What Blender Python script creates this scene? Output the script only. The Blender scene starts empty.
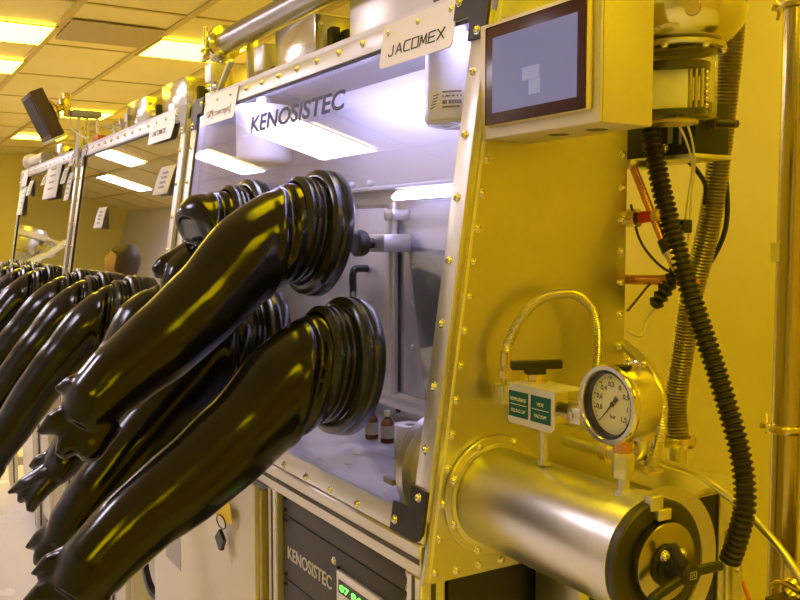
import bpy, bmesh, math, random
from mathutils import Vector, Matrix, noise
random.seed(7)
SC = bpy.context.scene
COL = SC.collection
PI = math.pi
V = Vector
TILT = math.atan(.147)
ZB = .911
CT, ST = math.cos(TILT), math.sin(TILT)
NW = V((0, -CT, ST))            # window normal, towards the aisle


def W(x, s, n=0.0):
    """point on the sloping front: x along the row, s up the slope, n out of the glass"""
    n += .005
    return V((x, s * ST - n * CT, ZB + s * CT + n * ST))


# ------------------------------------------------------------------ materials
MATS = {}


def mat(name, col, rough=.5, metal=0.0, spec=.5, coat=0.0, bump=None, emit=None, estr=0.0, mottle=0.0, mscale=6.0, trans=0.0, ior=1.45, alpha=1.0, aniso=None):
    m = bpy.data.materials.new(name)
    m.use_nodes = True
    nt = m.node_tree
    b = nt.nodes['Principled BSDF']
    b.inputs['Base Color'].default_value = (*col, 1)
    b.inputs['Roughness'].default_value = rough
    b.inputs['Metallic'].default_value = metal
    b.inputs['Specular IOR Level'].default_value = spec
    b.inputs['Coat Weight'].default_value = coat
    b.inputs['Coat Roughness'].default_value = .08
    b.inputs['IOR'].default_value = ior
    b.inputs['Transmission Weight'].default_value = trans
    b.inputs['Alpha'].default_value = alpha
    if emit:
        b.inputs['Emission Color'].default_value = (*emit, 1)
        b.inputs['Emission Strength'].default_value = estr
    tc = None
    if mottle or bump or aniso:
        tc = nt.nodes.new('ShaderNodeTexCoord')
    if mottle:
        n = nt.nodes.new('ShaderNodeTexNoise')
        n.inputs['Scale'].default_value = mscale
        n.inputs['Detail'].default_value = 5
        nt.links.new(tc.outputs['Object'], n.inputs['Vector'])
        r = nt.nodes.new('ShaderNodeMapRange')
        r.inputs['From Min'].default_value = .3
        r.inputs['From Max'].default_value = .7
        r.inputs['To Min'].default_value = max(.02, rough - mottle)
        r.inputs['To Max'].default_value = min(1, rough + mottle)
        nt.links.new(n.outputs['Fac'], r.inputs['Value'])
        nt.links.new(r.outputs['Result'], b.inputs['Roughness'])
    if bump or aniso:
        n = nt.nodes.new('ShaderNodeTexNoise')
        n.inputs['Detail'].default_value = 3
        if aniso:
            mp = nt.nodes.new('ShaderNodeMapping')
            mp.inputs['Scale'].default_value = aniso[0]
            nt.links.new(tc.outputs['Object'], mp.inputs['Vector'])
            nt.links.new(mp.outputs['Vector'], n.inputs['Vector'])
            n.inputs['Scale'].default_value = 1
            st = aniso[1]
        else:
            n.inputs['Scale'].default_value = bump[0]
            nt.links.new(tc.outputs['Object'], n.inputs['Vector'])
            st = bump[1]
        bp = nt.nodes.new('ShaderNodeBump')
        bp.inputs['Strength'].default_value = st
        bp.inputs['Distance'].default_value = .002
        nt.links.new(n.outputs['Fac'], bp.inputs['Height'])
        nt.links.new(bp.outputs['Normal'], b.inputs['Normal'])
    MATS[name] = m
    return m


def pane_mat(name, tint=(1, 1, 1), base=.05, top=.9, power=4.2, rough=.0):
    """thin clear sheet: lets light straight through and mirrors more at grazing angles"""
    m = bpy.data.materials.new(name)
    m.use_nodes = True
    nt = m.node_tree
    nt.nodes.clear()
    out = nt.nodes.new('ShaderNodeOutputMaterial')
    tr = nt.nodes.new('ShaderNodeBsdfTransparent')
    tr.inputs['Color'].default_value = (*tint, 1)
    gl = nt.nodes.new('ShaderNodeBsdfGlossy')
    gl.inputs['Roughness'].default_value = rough
    lw = nt.nodes.new('ShaderNodeLayerWeight')
    lw.inputs['Blend'].default_value = .5
    pw = nt.nodes.new('ShaderNodeMath')
    pw.operation = 'POWER'
    pw.inputs[1].default_value = power
    nt.links.new(lw.outputs['Facing'], pw.inputs[0])
    mr = nt.nodes.new('ShaderNodeMapRange')
    mr.inputs['To Min'].default_value = base
    mr.inputs['To Max'].default_value = top
    nt.links.new(pw.outputs[0], mr.inputs['Value'])
    mx = nt.nodes.new('ShaderNodeMixShader')
    nt.links.new(mr.outputs['Result'], mx.inputs['Fac'])
    nt.links.new(tr.outputs[0], mx.inputs[1])
    nt.links.new(gl.outputs[0], mx.inputs[2])
    nt.links.new(mx.outputs[0], out.inputs['Surface'])
    MATS[name] = m
    return m


STEEL = mat('brushed_steel', (.66, .64, .60), .33, 1, mottle=.05, mscale=9, aniso=((3, 3, 160), .06))
PANEL = mat('side_panel_steel', (.62, .60, .56), .33, 1, mottle=.06, mscale=5, aniso=((3, 120, 3), .05))
INNER = mat('inner_steel', (.66, .65, .67), .42, .6, mottle=.1, mscale=4, aniso=((120, 3, 3), .08))
FLOORIN = mat('inner_floor_steel', (.66, .65, .68), .36, .85, mottle=.16, mscale=14)
POLISH = mat('polished_steel', (.74, .71, .66), .16, 1, mottle=.05, mscale=8)
TUBEST = mat('turned_steel', (.72, .69, .63), .31, 1)
STRIP = mat('frame_strip_steel', (.74, .72, .70), .36, .85, mottle=.06, mscale=12)
PLATE = mat('plate_steel', (.80, .76, .70), .42, .6)
ALU = mat('anodised_aluminium', (.72, .68, .60), .42, .75)
DARKSLOT = mat('slot_shadow', (.10, .09, .08), .6, .3)
SCREW = mat('screw_steel', (.80, .79, .77), .2, 1)
RUBBER = mat('black_rubber', (.0045, .0038, .004), .18, 0, spec=.5, mottle=.04, mscale=10, bump=(90, .03))
RING = mat('black_ring_plastic', (.014, .014, .016), .20, 0, spec=.6)
BLACK = mat('black_plastic', (.02, .019, .02), .42, 0)
SATIN = mat('black_satin_metal', (.055, .052, .052), .42, .4)
RACKBLK = mat('rack_panel_grey', (.055, .050, .058), .48, 0, spec=.4, bump=(300, .05))
CREAM = mat('cream_paint', (.74, .68, .58), .42, 0, bump=(220, .03))
WALLM = mat('yellow_lit_wall', (.80, .67, .10), .55, 0, bump=(60, .03))  # yellow of the lamp light put into the wall colour
WALLF = mat('front_wall_paint', (.60, .58, .56), .5, 0, bump=(60, .03))
LIP = mat('lip_glint', (.86, .82, .76), .3, .25)
WHITE = mat('white_plastic', (.86, .85, .86), .35)
PAPER = mat('paper', (.90, .88, .86), .8)
PRINT = mat('print_ink', (.06, .055, .07), .6)
FADED = mat('faded_print', (.42, .40, .42), .6)
BLUEINK = mat('blue_letters', (.035, .05, .16), .5)
SILVERINK = mat('silver_letters', (.72, .68, .64), .4, .2)
SCREENM = mat('screen_glass', (.10, .10, .22), .12, 0, spec=.5, emit=(.22, .215, .42), estr=.58)
SCREENLIT = mat('screen_icons', (.2, .2, .34), .15, 0, emit=(.28, .29, .52), estr=.62)
BEZEL = mat('maroon_bezel', (.050, .012, .018), .22, 0, spec=.5)
HMI = mat('display_housing', (.72, .66, .62), .42, .35)
GREENLBL = mat('green_label', (.0, .085, .07), .45)
LBLTEXT = mat('label_text', (.80, .76, .55), .5)
LED = mat('green_digits', (.05, .3, .05), .4, 0, emit=(.12, 1, .08), estr=2.6)
LCD = mat('dark_display', (.03, .022, .02), .25)
DIAL = mat('dial_face', (.84, .80, .62), .5)
HOSEBLK = mat('black_hose', (.030, .022, .016), .38, 0)
HOSEGRY = mat('grey_hose', (.30, .25, .27), .30, .8)
BRAID = mat('braided_steel', (.66, .62, .52), .30, 1)
COPPER = mat('copper', (.66, .33, .16), .26, 1)
BRASS = mat('brass', (.72, .62, .40), .26, 1)
GLASSM = pane_mat('window_pane', (.985, .985, .99), .035, .95, 4.6)
GLASSF = pane_mat('far_window_pane', (.97, .93, .82), .05, .97, 1.7)  # amber tint and stronger mirroring added for the tan room reflections
CLEAR = pane_mat('clear_bowl', (.985, .98, .955), .035, .9, 3.6, .02)
PLEX = pane_mat('clear_plastic_sheet', (.80, .83, .85), .10, .8, 2.5, .05)
AMBER = mat('bottle_amber', (.22, .07, .02), .2)
BOTTLEW = mat('bottle_label', (.80, .76, .72), .5)
YELLOWTAG = mat('yellow_tag', (.85, .60, .02), .6)
ORANGE = mat('orange_plastic', (.85, .22, .02), .45)
REDM = mat('red_plastic', (.70, .05, .03), .45)
GREYM = mat('grey_plastic', (.38, .37, .38), .45)
BROWNM = mat('dark_brown_housing', (.085, .055, .035), .42)
HAIR = mat('dark_hair', (.035, .020, .014), .5, bump=(120, .5))
SKIN = mat('skin', (.62, .36, .25), .5)
COAT = mat('pale_coat', (.72, .66, .48), .8, bump=(40, .15))
TROUSER = mat('dark_trousers', (.05, .05, .07), .8)
FLOORM = mat('floor_vinyl', (.86, .83, .88), .24, 0, mottle=.08, mscale=2.5)
YLIGHT = (1.0, .74, .0)
WLIGHT = (1.0, .89, 1.10)
MLIGHT = (1.0, .80, .05)
LAMPY = mat('lamp_yellow', (.9, .8, .3), .5, emit=YLIGHT, estr=11.5)
LAMPM = mat('lamp_warm', (.9, .85, .5), .5, emit=MLIGHT, estr=15)
LAMPW = mat('lamp_white', (.9, .9, .9), .5, emit=WLIGHT, estr=20)
LAMPV = mat('lamp_cool', (.9, .9, .9), .5, emit=(.57, .53, 1.0), estr=92)
LAMPV2 = mat('lamp_cool_bar', (.9, .9, .9), .5, emit=(.58, .54, 1.0), estr=17)


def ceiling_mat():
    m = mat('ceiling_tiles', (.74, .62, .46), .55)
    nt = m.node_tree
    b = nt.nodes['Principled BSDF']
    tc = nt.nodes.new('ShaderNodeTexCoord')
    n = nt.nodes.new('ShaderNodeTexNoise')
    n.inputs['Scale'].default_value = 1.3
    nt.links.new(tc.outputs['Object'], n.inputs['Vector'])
    cr = nt.nodes.new('ShaderNodeValToRGB')  # tile tones tinted yellow to carry the lamps' yellow light
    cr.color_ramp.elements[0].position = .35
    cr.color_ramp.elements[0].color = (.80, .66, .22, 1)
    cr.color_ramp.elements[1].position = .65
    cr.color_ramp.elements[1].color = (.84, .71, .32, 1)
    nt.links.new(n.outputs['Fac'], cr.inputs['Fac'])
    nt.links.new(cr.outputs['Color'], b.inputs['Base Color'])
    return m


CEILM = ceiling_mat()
GRIDM = mat('ceiling_grid', (.58, .44, .12), .45, .1)


# ------------------------------------------------------------------ mesh building
def frame(d):
    d = d.normalized()
    a = V((0, 0, 1)) if abs(d.z) < .9 else V((1, 0, 0))
    u = d.cross(a).normalized()
    return u, d.cross(u).normalized()


def spline(pts, n=8):
    pts = [V(p) for p in pts]
    P = [pts[0] * 2 - pts[1]] + pts + [pts[-1] * 2 - pts[-2]]
    out = []
    for i in range(1, len(P) - 2):
        a, b, c, d = P[i - 1], P[i], P[i + 1], P[i + 2]
        for k in range(n):
            t = k / n
            out.append(.5 * ((2 * b) + (c - a) * t + (2 * a - 5 * b + 4 * c - d) * t * t + (3 * b - a - 3 * c + d) * t ** 3))
    out.append(pts[-1])
    return out


def resample(pts, step):
    L = [0]
    for a, b in zip(pts, pts[1:]):
        L.append(L[-1] + (b - a).length)
    n = max(2, int(L[-1] / step))
    out, j = [], 0
    for k in range(n + 1):
        t = L[-1] * k / n
        while j < len(L) - 2 and L[j + 1] < t:
            j += 1
        f = (t - L[j]) / max(1e-9, L[j + 1] - L[j])
        out.append(pts[j].lerp(pts[j + 1], min(1, f)))
    return out


class M:
    def __init__(s):
        s.bm = bmesh.new()

    def face(s, vs):
        try:
            s.bm.faces.new(vs)
        except ValueError:
            pass

    def obox(s, c, ax, ay, az, bev=0.0, seg=2):
        """box from centre and three half-axis vectors"""
        c, ax, ay, az = V(c), V(ax), V(ay), V(az)
        v = [s.bm.verts.new(c + ax * i + ay * j + az * k) for i in (-1, 1) for j in (-1, 1) for k in (-1, 1)]
        fs = [(0, 1, 3, 2), (4, 6, 7, 5), (0, 4, 5, 1), (2, 3, 7, 6), (0, 2, 6, 4), (1, 5, 7, 3)]
        faces = [s.bm.faces.new([v[i] for i in f]) for f in fs]
        bmesh.ops.recalc_face_normals(s.bm, faces=faces)
        if bev:
            ed = {e for f in faces for e in f.edges}
            bmesh.ops.bevel(s.bm, geom=list(ed), offset=bev, segments=seg, affect='EDGES', profile=.5)
        return s

    def box(s, lo, hi, bev=0.0, seg=2):
        lo, hi = V(lo), V(hi)
        h = (hi - lo) / 2
        return s.obox((lo + hi) / 2, (h.x, 0, 0), (0, h.y, 0), (0, 0, h.z), bev, seg)

    def rings(s, rings, closed=False, cap=True):
        R = [[s.bm.verts.new(p) for p in r] for r in rings]
        n = len(R[0])
        pairs = list(zip(R, R[1:])) + ([(R[-1], R[0])] if closed else [])
        for a, b in pairs:
            for i in range(n):
                s.face([a[i], a[(i + 1) % n], b[(i + 1) % n], b[i]])
        if cap and not closed:
            s.face(list(reversed(R[0])))
            s.face(R[-1])
        return s

    def tube(s, pts, r, n=14, cap=True, closed=False, flat=None):
        pts = [V(p) for p in pts]
        k = len(pts)
        rs = r if isinstance(r, (list, tuple)) else [r] * k
        d0 = (pts[1] - pts[0])
        u, w = frame(d0)
        if flat:
            w = (V(flat) - d0.normalized() * V(flat).dot(d0.normalized())).normalized()
            u = w.cross(d0.normalized())
        out = []
        for i in range(k):
            d = (pts[min(i + 1, k - 1)] - pts[max(i - 1, 0)]) if not closed else (pts[(i + 1) % k] - pts[i - 1])
            d.normalize()
            u = (u - d * u.dot(d)).normalized()
            w = d.cross(u)
            ri = rs[i]
            ra, rb = ri if isinstance(ri, tuple) else (ri, ri)
            out.append([pts[i] + u * (ra * math.cos(2 * PI * j / n)) + w * (rb * math.sin(2 * PI * j / n)) for j in range(n)])
        return s.rings(out, closed, cap)

    def cyl(s, p, q, r, r2=None, n=24, cap=True):
        return s.tube([p, q], [r, r if r2 is None else r2], n, cap)

    def lathe(s, p, axis, prof, n=40, cap=True, closed=False, ref=None):
        """prof: (radius, height along axis)"""
        p, d = V(p), V(axis).normalized()
        u, w = frame(d)
        return s.rings([[p + d * h + (u * math.cos(2 * PI * j / n) + w * math.sin(2 * PI * j / n)) * max(r, 1e-4) for j in range(n)] for r, h in prof], closed, cap)

    def prism(s, poly, vec):
        a = [s.bm.verts.new(V(p)) for p in poly]
        b = [s.bm.verts.new(V(p) + V(vec)) for p in poly]
        n = len(a)
        fs = [s.bm.faces.new(a), s.bm.faces.new(list(reversed(b)))]
        for i in range(n):
            fs.append(s.bm.faces.new([a[i], b[i], b[(i + 1) % n], a[(i + 1) % n]]))
        bmesh.ops.recalc_face_normals(s.bm, faces=fs)
        return s

    def sphere(s, c, r, n=16):
        rr = r if isinstance(r, (tuple, list)) else (r, r, r)
        m = Matrix.Translation(V(c)) @ Matrix.Diagonal((*rr, 1))
        bmesh.ops.create_uvsphere(s.bm, u_segments=n, v_segments=max(6, n * 2 // 3), radius=1, matrix=m)
        return s

    def ribbed(s, pts, r0, r1, pitch, n=16, sharp=False):
        pts = resample(spline(pts, 14), pitch / 4)
        rs = [(r0, (r0 + r1) / 2, r1, (r0 + r1) / 2)[i % 4] if not sharp else (r0, r1, r1, r0)[i % 4] for i in range(len(pts))]
        return s.tube(pts, rs, n)


def wloc(o):
    v = V((0, 0, 0))
    while o is not None:
        v += o.location
        o = o.parent
    return v


def link(name, me, m, parent=None, loc=None, smooth=35):
    o = bpy.data.objects.new(name, me)
    COL.objects.link(o)
    if m and not me.materials:
        me.materials.append(m)
    if parent:
        o.parent = parent
    return o


def obj(name, mm, m, parent=None, base=None, smooth=38):
    """link builder mm (world coordinates) as one object; origin at base (or the parent's origin)"""
    bmesh.ops.recalc_face_normals(mm.bm, faces=mm.bm.faces[:])
    off = wloc(parent) if parent else V((0, 0, 0))
    org = V(base) if base is not None else off
    for v in mm.bm.verts:
        v.co -= org
    me = bpy.data.meshes.new(name)
    mm.bm.to_mesh(me)
    mm.bm.free()
    for p in me.polygons:
        p.use_smooth = True
    me.set_sharp_from_angle(angle=math.radians(smooth))
    o = link(name, me, m, parent)
    o.location = org - off
    return o


def tag(o, label, cat, group=None, kind=None):
    o['label'] = label
    o['category'] = cat
    if group:
        o['group'] = group
    if kind:
        o['kind'] = kind
    return o


def thing(name, loc, label, cat, group=None):
    o = bpy.data.objects.new(name, None)
    o.empty_display_size = .05
    COL.objects.link(o)
    o.location = loc
    return tag(o, label, cat, group)


def struct(name, mm, m):
    o = obj(name, mm, m)
    o['kind'] = 'structure'
    return o


def text(name, body, m, parent, origin, xd, yd, size, ext=.0006, fit=None, bold=0.0, align='LEFT', space=1.0):
    """flat raised lettering; origin = baseline start, xd reading direction, yd up direction"""
    cu = bpy.data.curves.new(name, 'FONT')
    cu.body = body
    cu.size = size
    cu.extrude = ext
    cu.offset = bold
    cu.align_x = align
    cu.space_character = space
    cu.resolution_u = 3
    t = bpy.data.objects.new(name, cu)
    COL.objects.link(t)
    dg = bpy.context.evaluated_depsgraph_get()
    me = bpy.data.meshes.new_from_object(t.evaluated_get(dg))
    bpy.data.objects.remove(t)
    bpy.data.curves.remove(cu)
    xs = [v.co.x for v in me.vertices]
    sx = 1.0
    if fit and xs:
        sx = fit / (max(xs) - min(xs))
    x, y = V(xd).normalized(), V(yd).normalized()
    z = x.cross(y)
    off = wloc(parent)
    for v in me.vertices:
        c = v.co.copy()
        v.co = V(origin) - off + x * (c.x * sx) + y * c.y + z * c.z
    me.name = name
    me.materials.clear()
    return link(name, me, m, parent)


BOLT = {}


def bolt_mesh(kind):
    if kind in BOLT:
        return BOLT[kind]
    mm = M()
    r = {'cap': .0052, 'small': .0052, 'dark': .0042}[kind]
    mm.lathe((0, 0, 0), (0, 0, 1), [(r * 1.45, 0), (r * 1.45, r * .18), (r * 1.4, r * .24), (r * 1.0, r * .26), (r * .98, r * .6), (r * .8, r * .95), (r * .42, r * 1.08), (r * .36, r * .75), (.0001, r * .7)], 14)
    bmesh.ops.recalc_face_normals(mm.bm, faces=mm.bm.faces[:])
    me = bpy.data.meshes.new('bolt')
    mm.bm.to_mesh(me)
    mm.bm.free()
    for p in me.polygons:
        p.use_smooth = True
    me.set_sharp_from_angle(angle=math.radians(45))
    me.materials.append(BLACK if kind == 'dark' else SCREW)
    BOLT[kind] = me
    return me


def bolt(parent, p, d, kind='cap', name='bolt'):
    o = bpy.data.objects.new(name, bolt_mesh(kind))
    COL.objects.link(o)
    o.parent = parent
    o.location = V(p) - wloc(parent)
    o.rotation_euler = V((0, 0, 1)).rotation_difference(V(d)).to_euler()
    return o


def wpoly(pts, n):
    return [W(x, s, n) for x, s in pts]


def arc(cx, cy, r, a0, a1, n=8):
    return [(cx + r * math.cos(math.radians(a0 + (a1 - a0) * i / n)), cy + r * math.sin(math.radians(a0 + (a1 - a0) * i / n))) for i in range(n + 1)]


def wplate(x0, x1, s0, s1, n0, n1, bev=.0008):
    mm = M()
    c = (W(x0, s0, n0) + W(x1, s1, n1)) / 2
    mm.obox(c, V(((x1 - x0) / 2, 0, 0)), V((0, ST, CT)) * ((s1 - s0) / 2), NW * ((n1 - n0) / 2), bev)
    return mm


UP = V((0, ST, CT))
XP = V((1, 0, 0))
YP = V((0, 1, 0))
ZP = V((0, 0, 1))

# ================================================================== room
ZC = 2.68
YB, YF, XL, XR = 1.75, -2.63, -13.5, 3.6
struct('floor', M().box((XL, YF, -.05), (XR, YB, 0)), FLOORM)
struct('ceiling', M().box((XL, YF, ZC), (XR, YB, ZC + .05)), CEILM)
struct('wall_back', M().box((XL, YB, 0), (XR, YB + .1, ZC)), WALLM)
struct('wall_front', M().box((XL, YF - .1, 0), (XR, YF, ZC)), WALLF)
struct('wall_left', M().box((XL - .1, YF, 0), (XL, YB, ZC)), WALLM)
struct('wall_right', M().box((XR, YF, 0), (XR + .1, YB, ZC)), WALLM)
gy = [-2.03, -1.43, -.83, -.23, .37, .97, 1.57]
gx = [3.4 - .6 * i - .0 for i in range(0, 29)]
gx = [-5.2 + 1.2 * i for i in range(-6, 8)]
mm = M()
for y in gy:
    mm.box((XL, y - .022, ZC - .012), (XR, y + .022, ZC), .003, 1)
for x in gx:
    mm.box((x - .012, YF, ZC - .007), (x + .012, YB, ZC))
struct('trim_1', mm, GRIDM)


def ceiling_light(x, y, lamp, label, group=None, sx=.6, sy=.6):
    """x,y: lower corner of the grid cell"""
    t = thing('ceiling_light', (x + sx / 2, y + sy / 2, ZC - .012), label, 'ceiling light', group)
    f = M()
    e = .022
    for a, b in (((x, y), (x + sx, y + e)), ((x, y + sy - e), (x + sx, y + sy)), ((x, y + e), (x + e, y + sy - e)), ((x + sx - e, y + e), (x + sx, y + sy - e))):
        f.box((a[0], a[1], ZC - .020), (b[0], b[1], ZC - .0125), .003, 1)
    obj('light_frame', f, GRIDM, t)
    obj('diffuser', M().box((x + e, y + e, ZC - .018), (x + sx - e, y + sy - e, ZC - .0125)), lamp, t)
    return t


ceiling_light(-5.2, -.23, LAMPM, 'square warm ceiling light panel at the picture edge, upper one of two')
ceiling_light(-6.4, -.23, LAMPM, 'square warm ceiling light panel at the picture edge, lower one of two')
ceiling_light(-5.2, .97, LAMPM, 'bright ceiling light panel just behind the clamp end of the grey tube')
ceiling_light(-8.8, .97, LAMPM, 'small far ceiling light panel between tilted display and its mounting arm')
ceiling_light(-11.2, .97, LAMPM, 'far ceiling light panel low behind the bottom edge of the tilted display')
ceiling_light(-5.25, -2.0, LAMPW, 'wide white ceiling light panel whose glare covers the window lettering', None, .9, .68)
for i, (x, y) in enumerate([(-7.0, -2.03), (-8.8, -1.43), (-10.6, -2.03), (-2.2, -2.03)]):
    ceiling_light(x, y, LAMPW, 'white ceiling light panel over the aisle in front of the glove boxes', 'white aisle ceiling lights')
for x, y in [(.8, -.23), (2.0, -1.43), (2.0, .97), (-.4, .97), (-2.8, .97), (.8, -2.03), (-1.0, -.23)]:
    ceiling_light(x, y, LAMPY, 'yellow ceiling light panel above the near end of the glove box row', 'yellow ceiling lights overhead')

vent = thing('ceiling_vent', (-4.64, .67, ZC), 'slotted ceiling vent panel above the far boxes, between two ceiling bars', 'ceiling vent')
f = M()
for k, x in enumerate((-4.86, -4.75, -4.64, -4.53, -4.42)):
    f.obox((x, .67, ZC - .018), (.040, 0, .006), (0, .27, 0), (-.001, 0, .003))
obj('vent_slat', f, mat('vent_grey', (.42, .32, .17), .4, .4), vent)
obj('vent_frame', M().box((-4.94, .395, ZC - .030), (-4.34, .945, ZC - .0265)), GRIDM, vent) if False else None
# ================================================================== glove boxes
def corner_poly(x0, x1, s0, s1, arm, cx, cs, rin=.012, rout=.02):
    """L-shaped corner piece; (cx,cs) = outer corner (0/1), arm = width of the arms"""
    # built for the lower right corner (outer corner at x1,s0), then mirrored
    p = []
    p += arc(x1 - rout, s0 + rout, rout, 270, 360, 6)
    p += [(x1, s1), (x1 - arm, s1)]
    p += [(x1 - arm - rin + rin * math.cos(math.radians(a)), s0 + arm + rin + rin * math.sin(math.radians(a))) for a in range(0, -91, -15)]
    p += [(x0, s0 + arm), (x0, s0)]
    q = []
    for x, s in p:
        if cx == 0:
            x = x0 + x1 - x
        if cs == 1:
            s = s0 + s1 - s
        q.append((x, s))
    return q


def jac_lettering(parent, x, s, n, w, h):
    """thin squared capitals"""
    L = {'J': [[(.75, 1), (.75, .15), (.6, 0), (.15, 0), (0, .2)]],
         'A': [[(0, 0), (.5, 1), (1, 0)], [(.25, .33), (.75, .33)]],
         'C': [[(1, 1), (.15, 1), (0, .8), (0, .2), (.15, 0), (1, 0)]],
         'O': [[(0, 0), (0, 1), (1, 1), (1, 0), (0, 0)]],
         'M': [[(0, 0), (.12, 1), (.5, .2), (.88, 1), (1, 0)]],
         'E': [[(1, 1), (0, 1), (0, 0), (1, 0)], [(0, .5), (.85, .5)]],
         'X': [[(0, 0), (1, 1)], [(0, 1), (1, 0)]]}
    mm = M()
    cw = w / 7
    for i, ch in enumerate('JACOMEX'):
        for line in L[ch]:
            for a, b in zip(line, line[1:]):
                A = W(x + i * cw + a[0] * cw * .76, s + a[1] * h, n)
                B = W(x + i * cw + b[0] * cw * .76, s + b[1] * h, n)
                d = (B - A)
                side = d.cross(NW).normalized()
                mm.obox((A + B) / 2, d / 2 + d.normalized() * .0005, side * .0009, NW * .0005)
    return obj('maker_lettering', mm, PRINT, parent)


def glovebox(x0, x1, label, near):
    t = thing('glovebox', ((x0 + x1) / 2, .2, .968), label, 'glove box')
    xr = x1 - .0055     # right edge of frame strips
    xl = x0 + .012
    side_poly = lambda z0: [(0 + (z0 - ZB) * ST / CT, z0), (.893 * ST, ZB + .893 * CT), (.893 * ST + .004, 1.806), (.392, 1.806), (.392, z0)]
    sp = obj('side_panel', M().prism([(x1 - .007, y, z) for y, z in [(-.004, ZB)] + side_poly(ZB)[1:]], (.007, 0, 0)), PANEL, t)
    sp['label'] = 'stainless end panel with a row of bolts along each edge'
    obj('side_panel', M().prism([(x0, y, z) for y, z in side_poly(.93)], (.007, 0, 0)), PANEL, t)
    # turned lip, white reflection put into its colour, along the panel's sloping front edge
    obj('edge_lip', M().prism([W(x1 - .0045, .004, -.0045), W(x1 + .0012, .004, -.0085), W(x1 + .0012, .004, -.0125), W(x1 - .0045, .004, -.0125)], UP * .889), LIP, t)
    obj('side_flange', M().prism([W(x1 - .020, .060, -.0085), W(x1 - .0072, .060, -.0085), W(x1 - .0072, .89, -.0085), W(x1 - .020, .89, -.0085)], NW * -.004), PANEL, t)
    # shell
    obj('inner_floor', M().box((x0 + .007, .012, .985), (x1 - .007, .39, 1.0)), FLOORIN, t)
    obj('back_panel', M().box((x0 + .007, .385, .968), (x1 - .007, .392, 1.80)), INNER, t)
    tp = obj('top_panel', M().box((x0 + .007, .118, 1.790), (x1 - .007, .392, 1.800)), INNER, t)
    obj('bottom_tray', M().box((x0 + .007, .01, .9685), (x1 - .007, .385, .985)), STEEL, t)
    # frame strips
    obj('frame_strip', wplate(xl, xr, .851, .893, .0, .006), STRIP, t)
    obj('frame_strip', wplate(xl, xr, .059, .094, .0, .006), STRIP, t)
    obj('frame_strip', wplate(xr - .038, xr, .09, .855, -.008, .0055), STRIP, t)
    obj('frame_strip', wplate(xl, xl + .040, .09, .855, .0, .0055), STRIP, t)
    obj('gasket', wplate(xl + .038, xl + .046, .09, .855, -.001, .003, 0).obox(W((xl + xr) / 2, .849, .001), ((xr - xl) / 2 - .04, 0, 0), UP * .0022, NW * .0022), BLACK, t)
    pane = obj('window_pane', wplate(xl + .008, xr - .008, .07, .882, -.010, -.001, 0), GLASSM if near else GLASSF, t)
    for cx, cs in ((1, 0), (1, 1), (0, 0), (0, 1)):
        a = (xr - .088, xr + .0015) if cx else (xl - .002, xl + .085)
        b = (.0585, .136) if cs == 0 else (.812, .896)
        c = obj('corner_bracket', M().prism(wpoly(corner_poly(a[0], a[1], b[0], b[1], .044, cx, cs), .0045), NW * .005), BLACK if (cx and not cs) or near else GREYM, t)
        for x, s in (((a[1] - .02 if cx else a[0] + .02), (b[1] - .012 if cs == 0 else b[0] + .012)), ((a[0] + .012 if cx else a[1] - .012), (b[0] + .018 if cs == 0 else b[1] - .018))):
            bolt(t, W(x, s, .0095), NW)
    # bolts
    nb = 12
    pitch = (xr - xl - .20) / nb
    for k in range(nb + 1):
        bolt(t, W(xl + .10 + k * pitch, .873, .006), NW)
    if near:
        for k in range(5):
            bolt(t, W(-.207 - k * .1, .068, .006), NW)
    for k in range(7):
        bolt(t, W(xr - .021, .195 + k * .0945, .0055), NW)
        bolt(t, W(xl + .020, .195 + k * .0945, .0055), NW)
    if near:
        for k in range(17):
            bolt(t, W(x1, .018 + k * .0513, -.0185) , XP, 'small')
        for k in range(15):
            bolt(t, (x1, .381, .98 + k * .0522), XP, 'small')
        for k in range(4):
            bolt(t, (x1, .055 + k * .042, .925), XP, 'small')
    else:
        for k in range(10):
            bolt(t, W(x1, .1 + k * .085, -.0185), XP, 'small')
    return t, xl, xr


G1, XL1, XR1 = glovebox(-1.385, 0.0, 'nearest glove box with violet-lit interior and bolted stainless end panel', True)
G2, XL2, XR2 = glovebox(-2.83, -1.425, 'middle glove box with tan reflections in its unlit window', False)
G3, XL3, XR3 = glovebox(-4.45, -2.885, 'farthest glove box with white sheets taped in its window', False)

# name plates
p1 = obj('name_plate', M().prism(wpoly([(-.319, .855), (-.319, .822)] + arc(-.309, .822, .010, 180, 270, 4) + arc(-.100, .822, .010, 270, 360, 4) + [(-.090, .85), (-.076, .89), (-.319, .89)], .0065), NW * .002), PLATE, G1)
jac_lettering(p1, -.290, .830, .0092, .180, .0175)
p2 = obj('name_plate', M().prism(wpoly([(-1.272, .89), (-1.272, .822)] + arc(-1.262, .822, .010, 180, 270, 4) + arc(-1.05, .822, .010, 270, 360, 4) + [(-1.036, .853), (-1.03, .89)], .0065), NW * .002), PLATE, G1)
text('plate_lettering', 'GP[concept]', FADED, p2, W(-1.25, .831, .0088), XP, UP, .026, fit=.18)
p3 = obj('name_plate', M().prism(wpoly([(-1.80, .89), (-1.80, .81), (-1.56, .81), (-1.535, .85), (-1.535, .89)], .0065), NW * .002), PLATE, G2)
jac_lettering(p3, -1.765, .832, .0092, .15, .014).data.materials[0] = FADED
p4 = obj('name_plate', M().prism(wpoly([(-4.41, .89), (-4.41, .80), (-4.22, .80), (-4.20, .85), (-4.20, .89)], .0065), NW * .002), PLATE, G3)
text('window_lettering', 'KENOSISTEC', BLUEINK, G1, W(-.938, .763, -.0004), XP, UP, .054, ext=.0003, fit=.475, bold=.0012)

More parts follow.
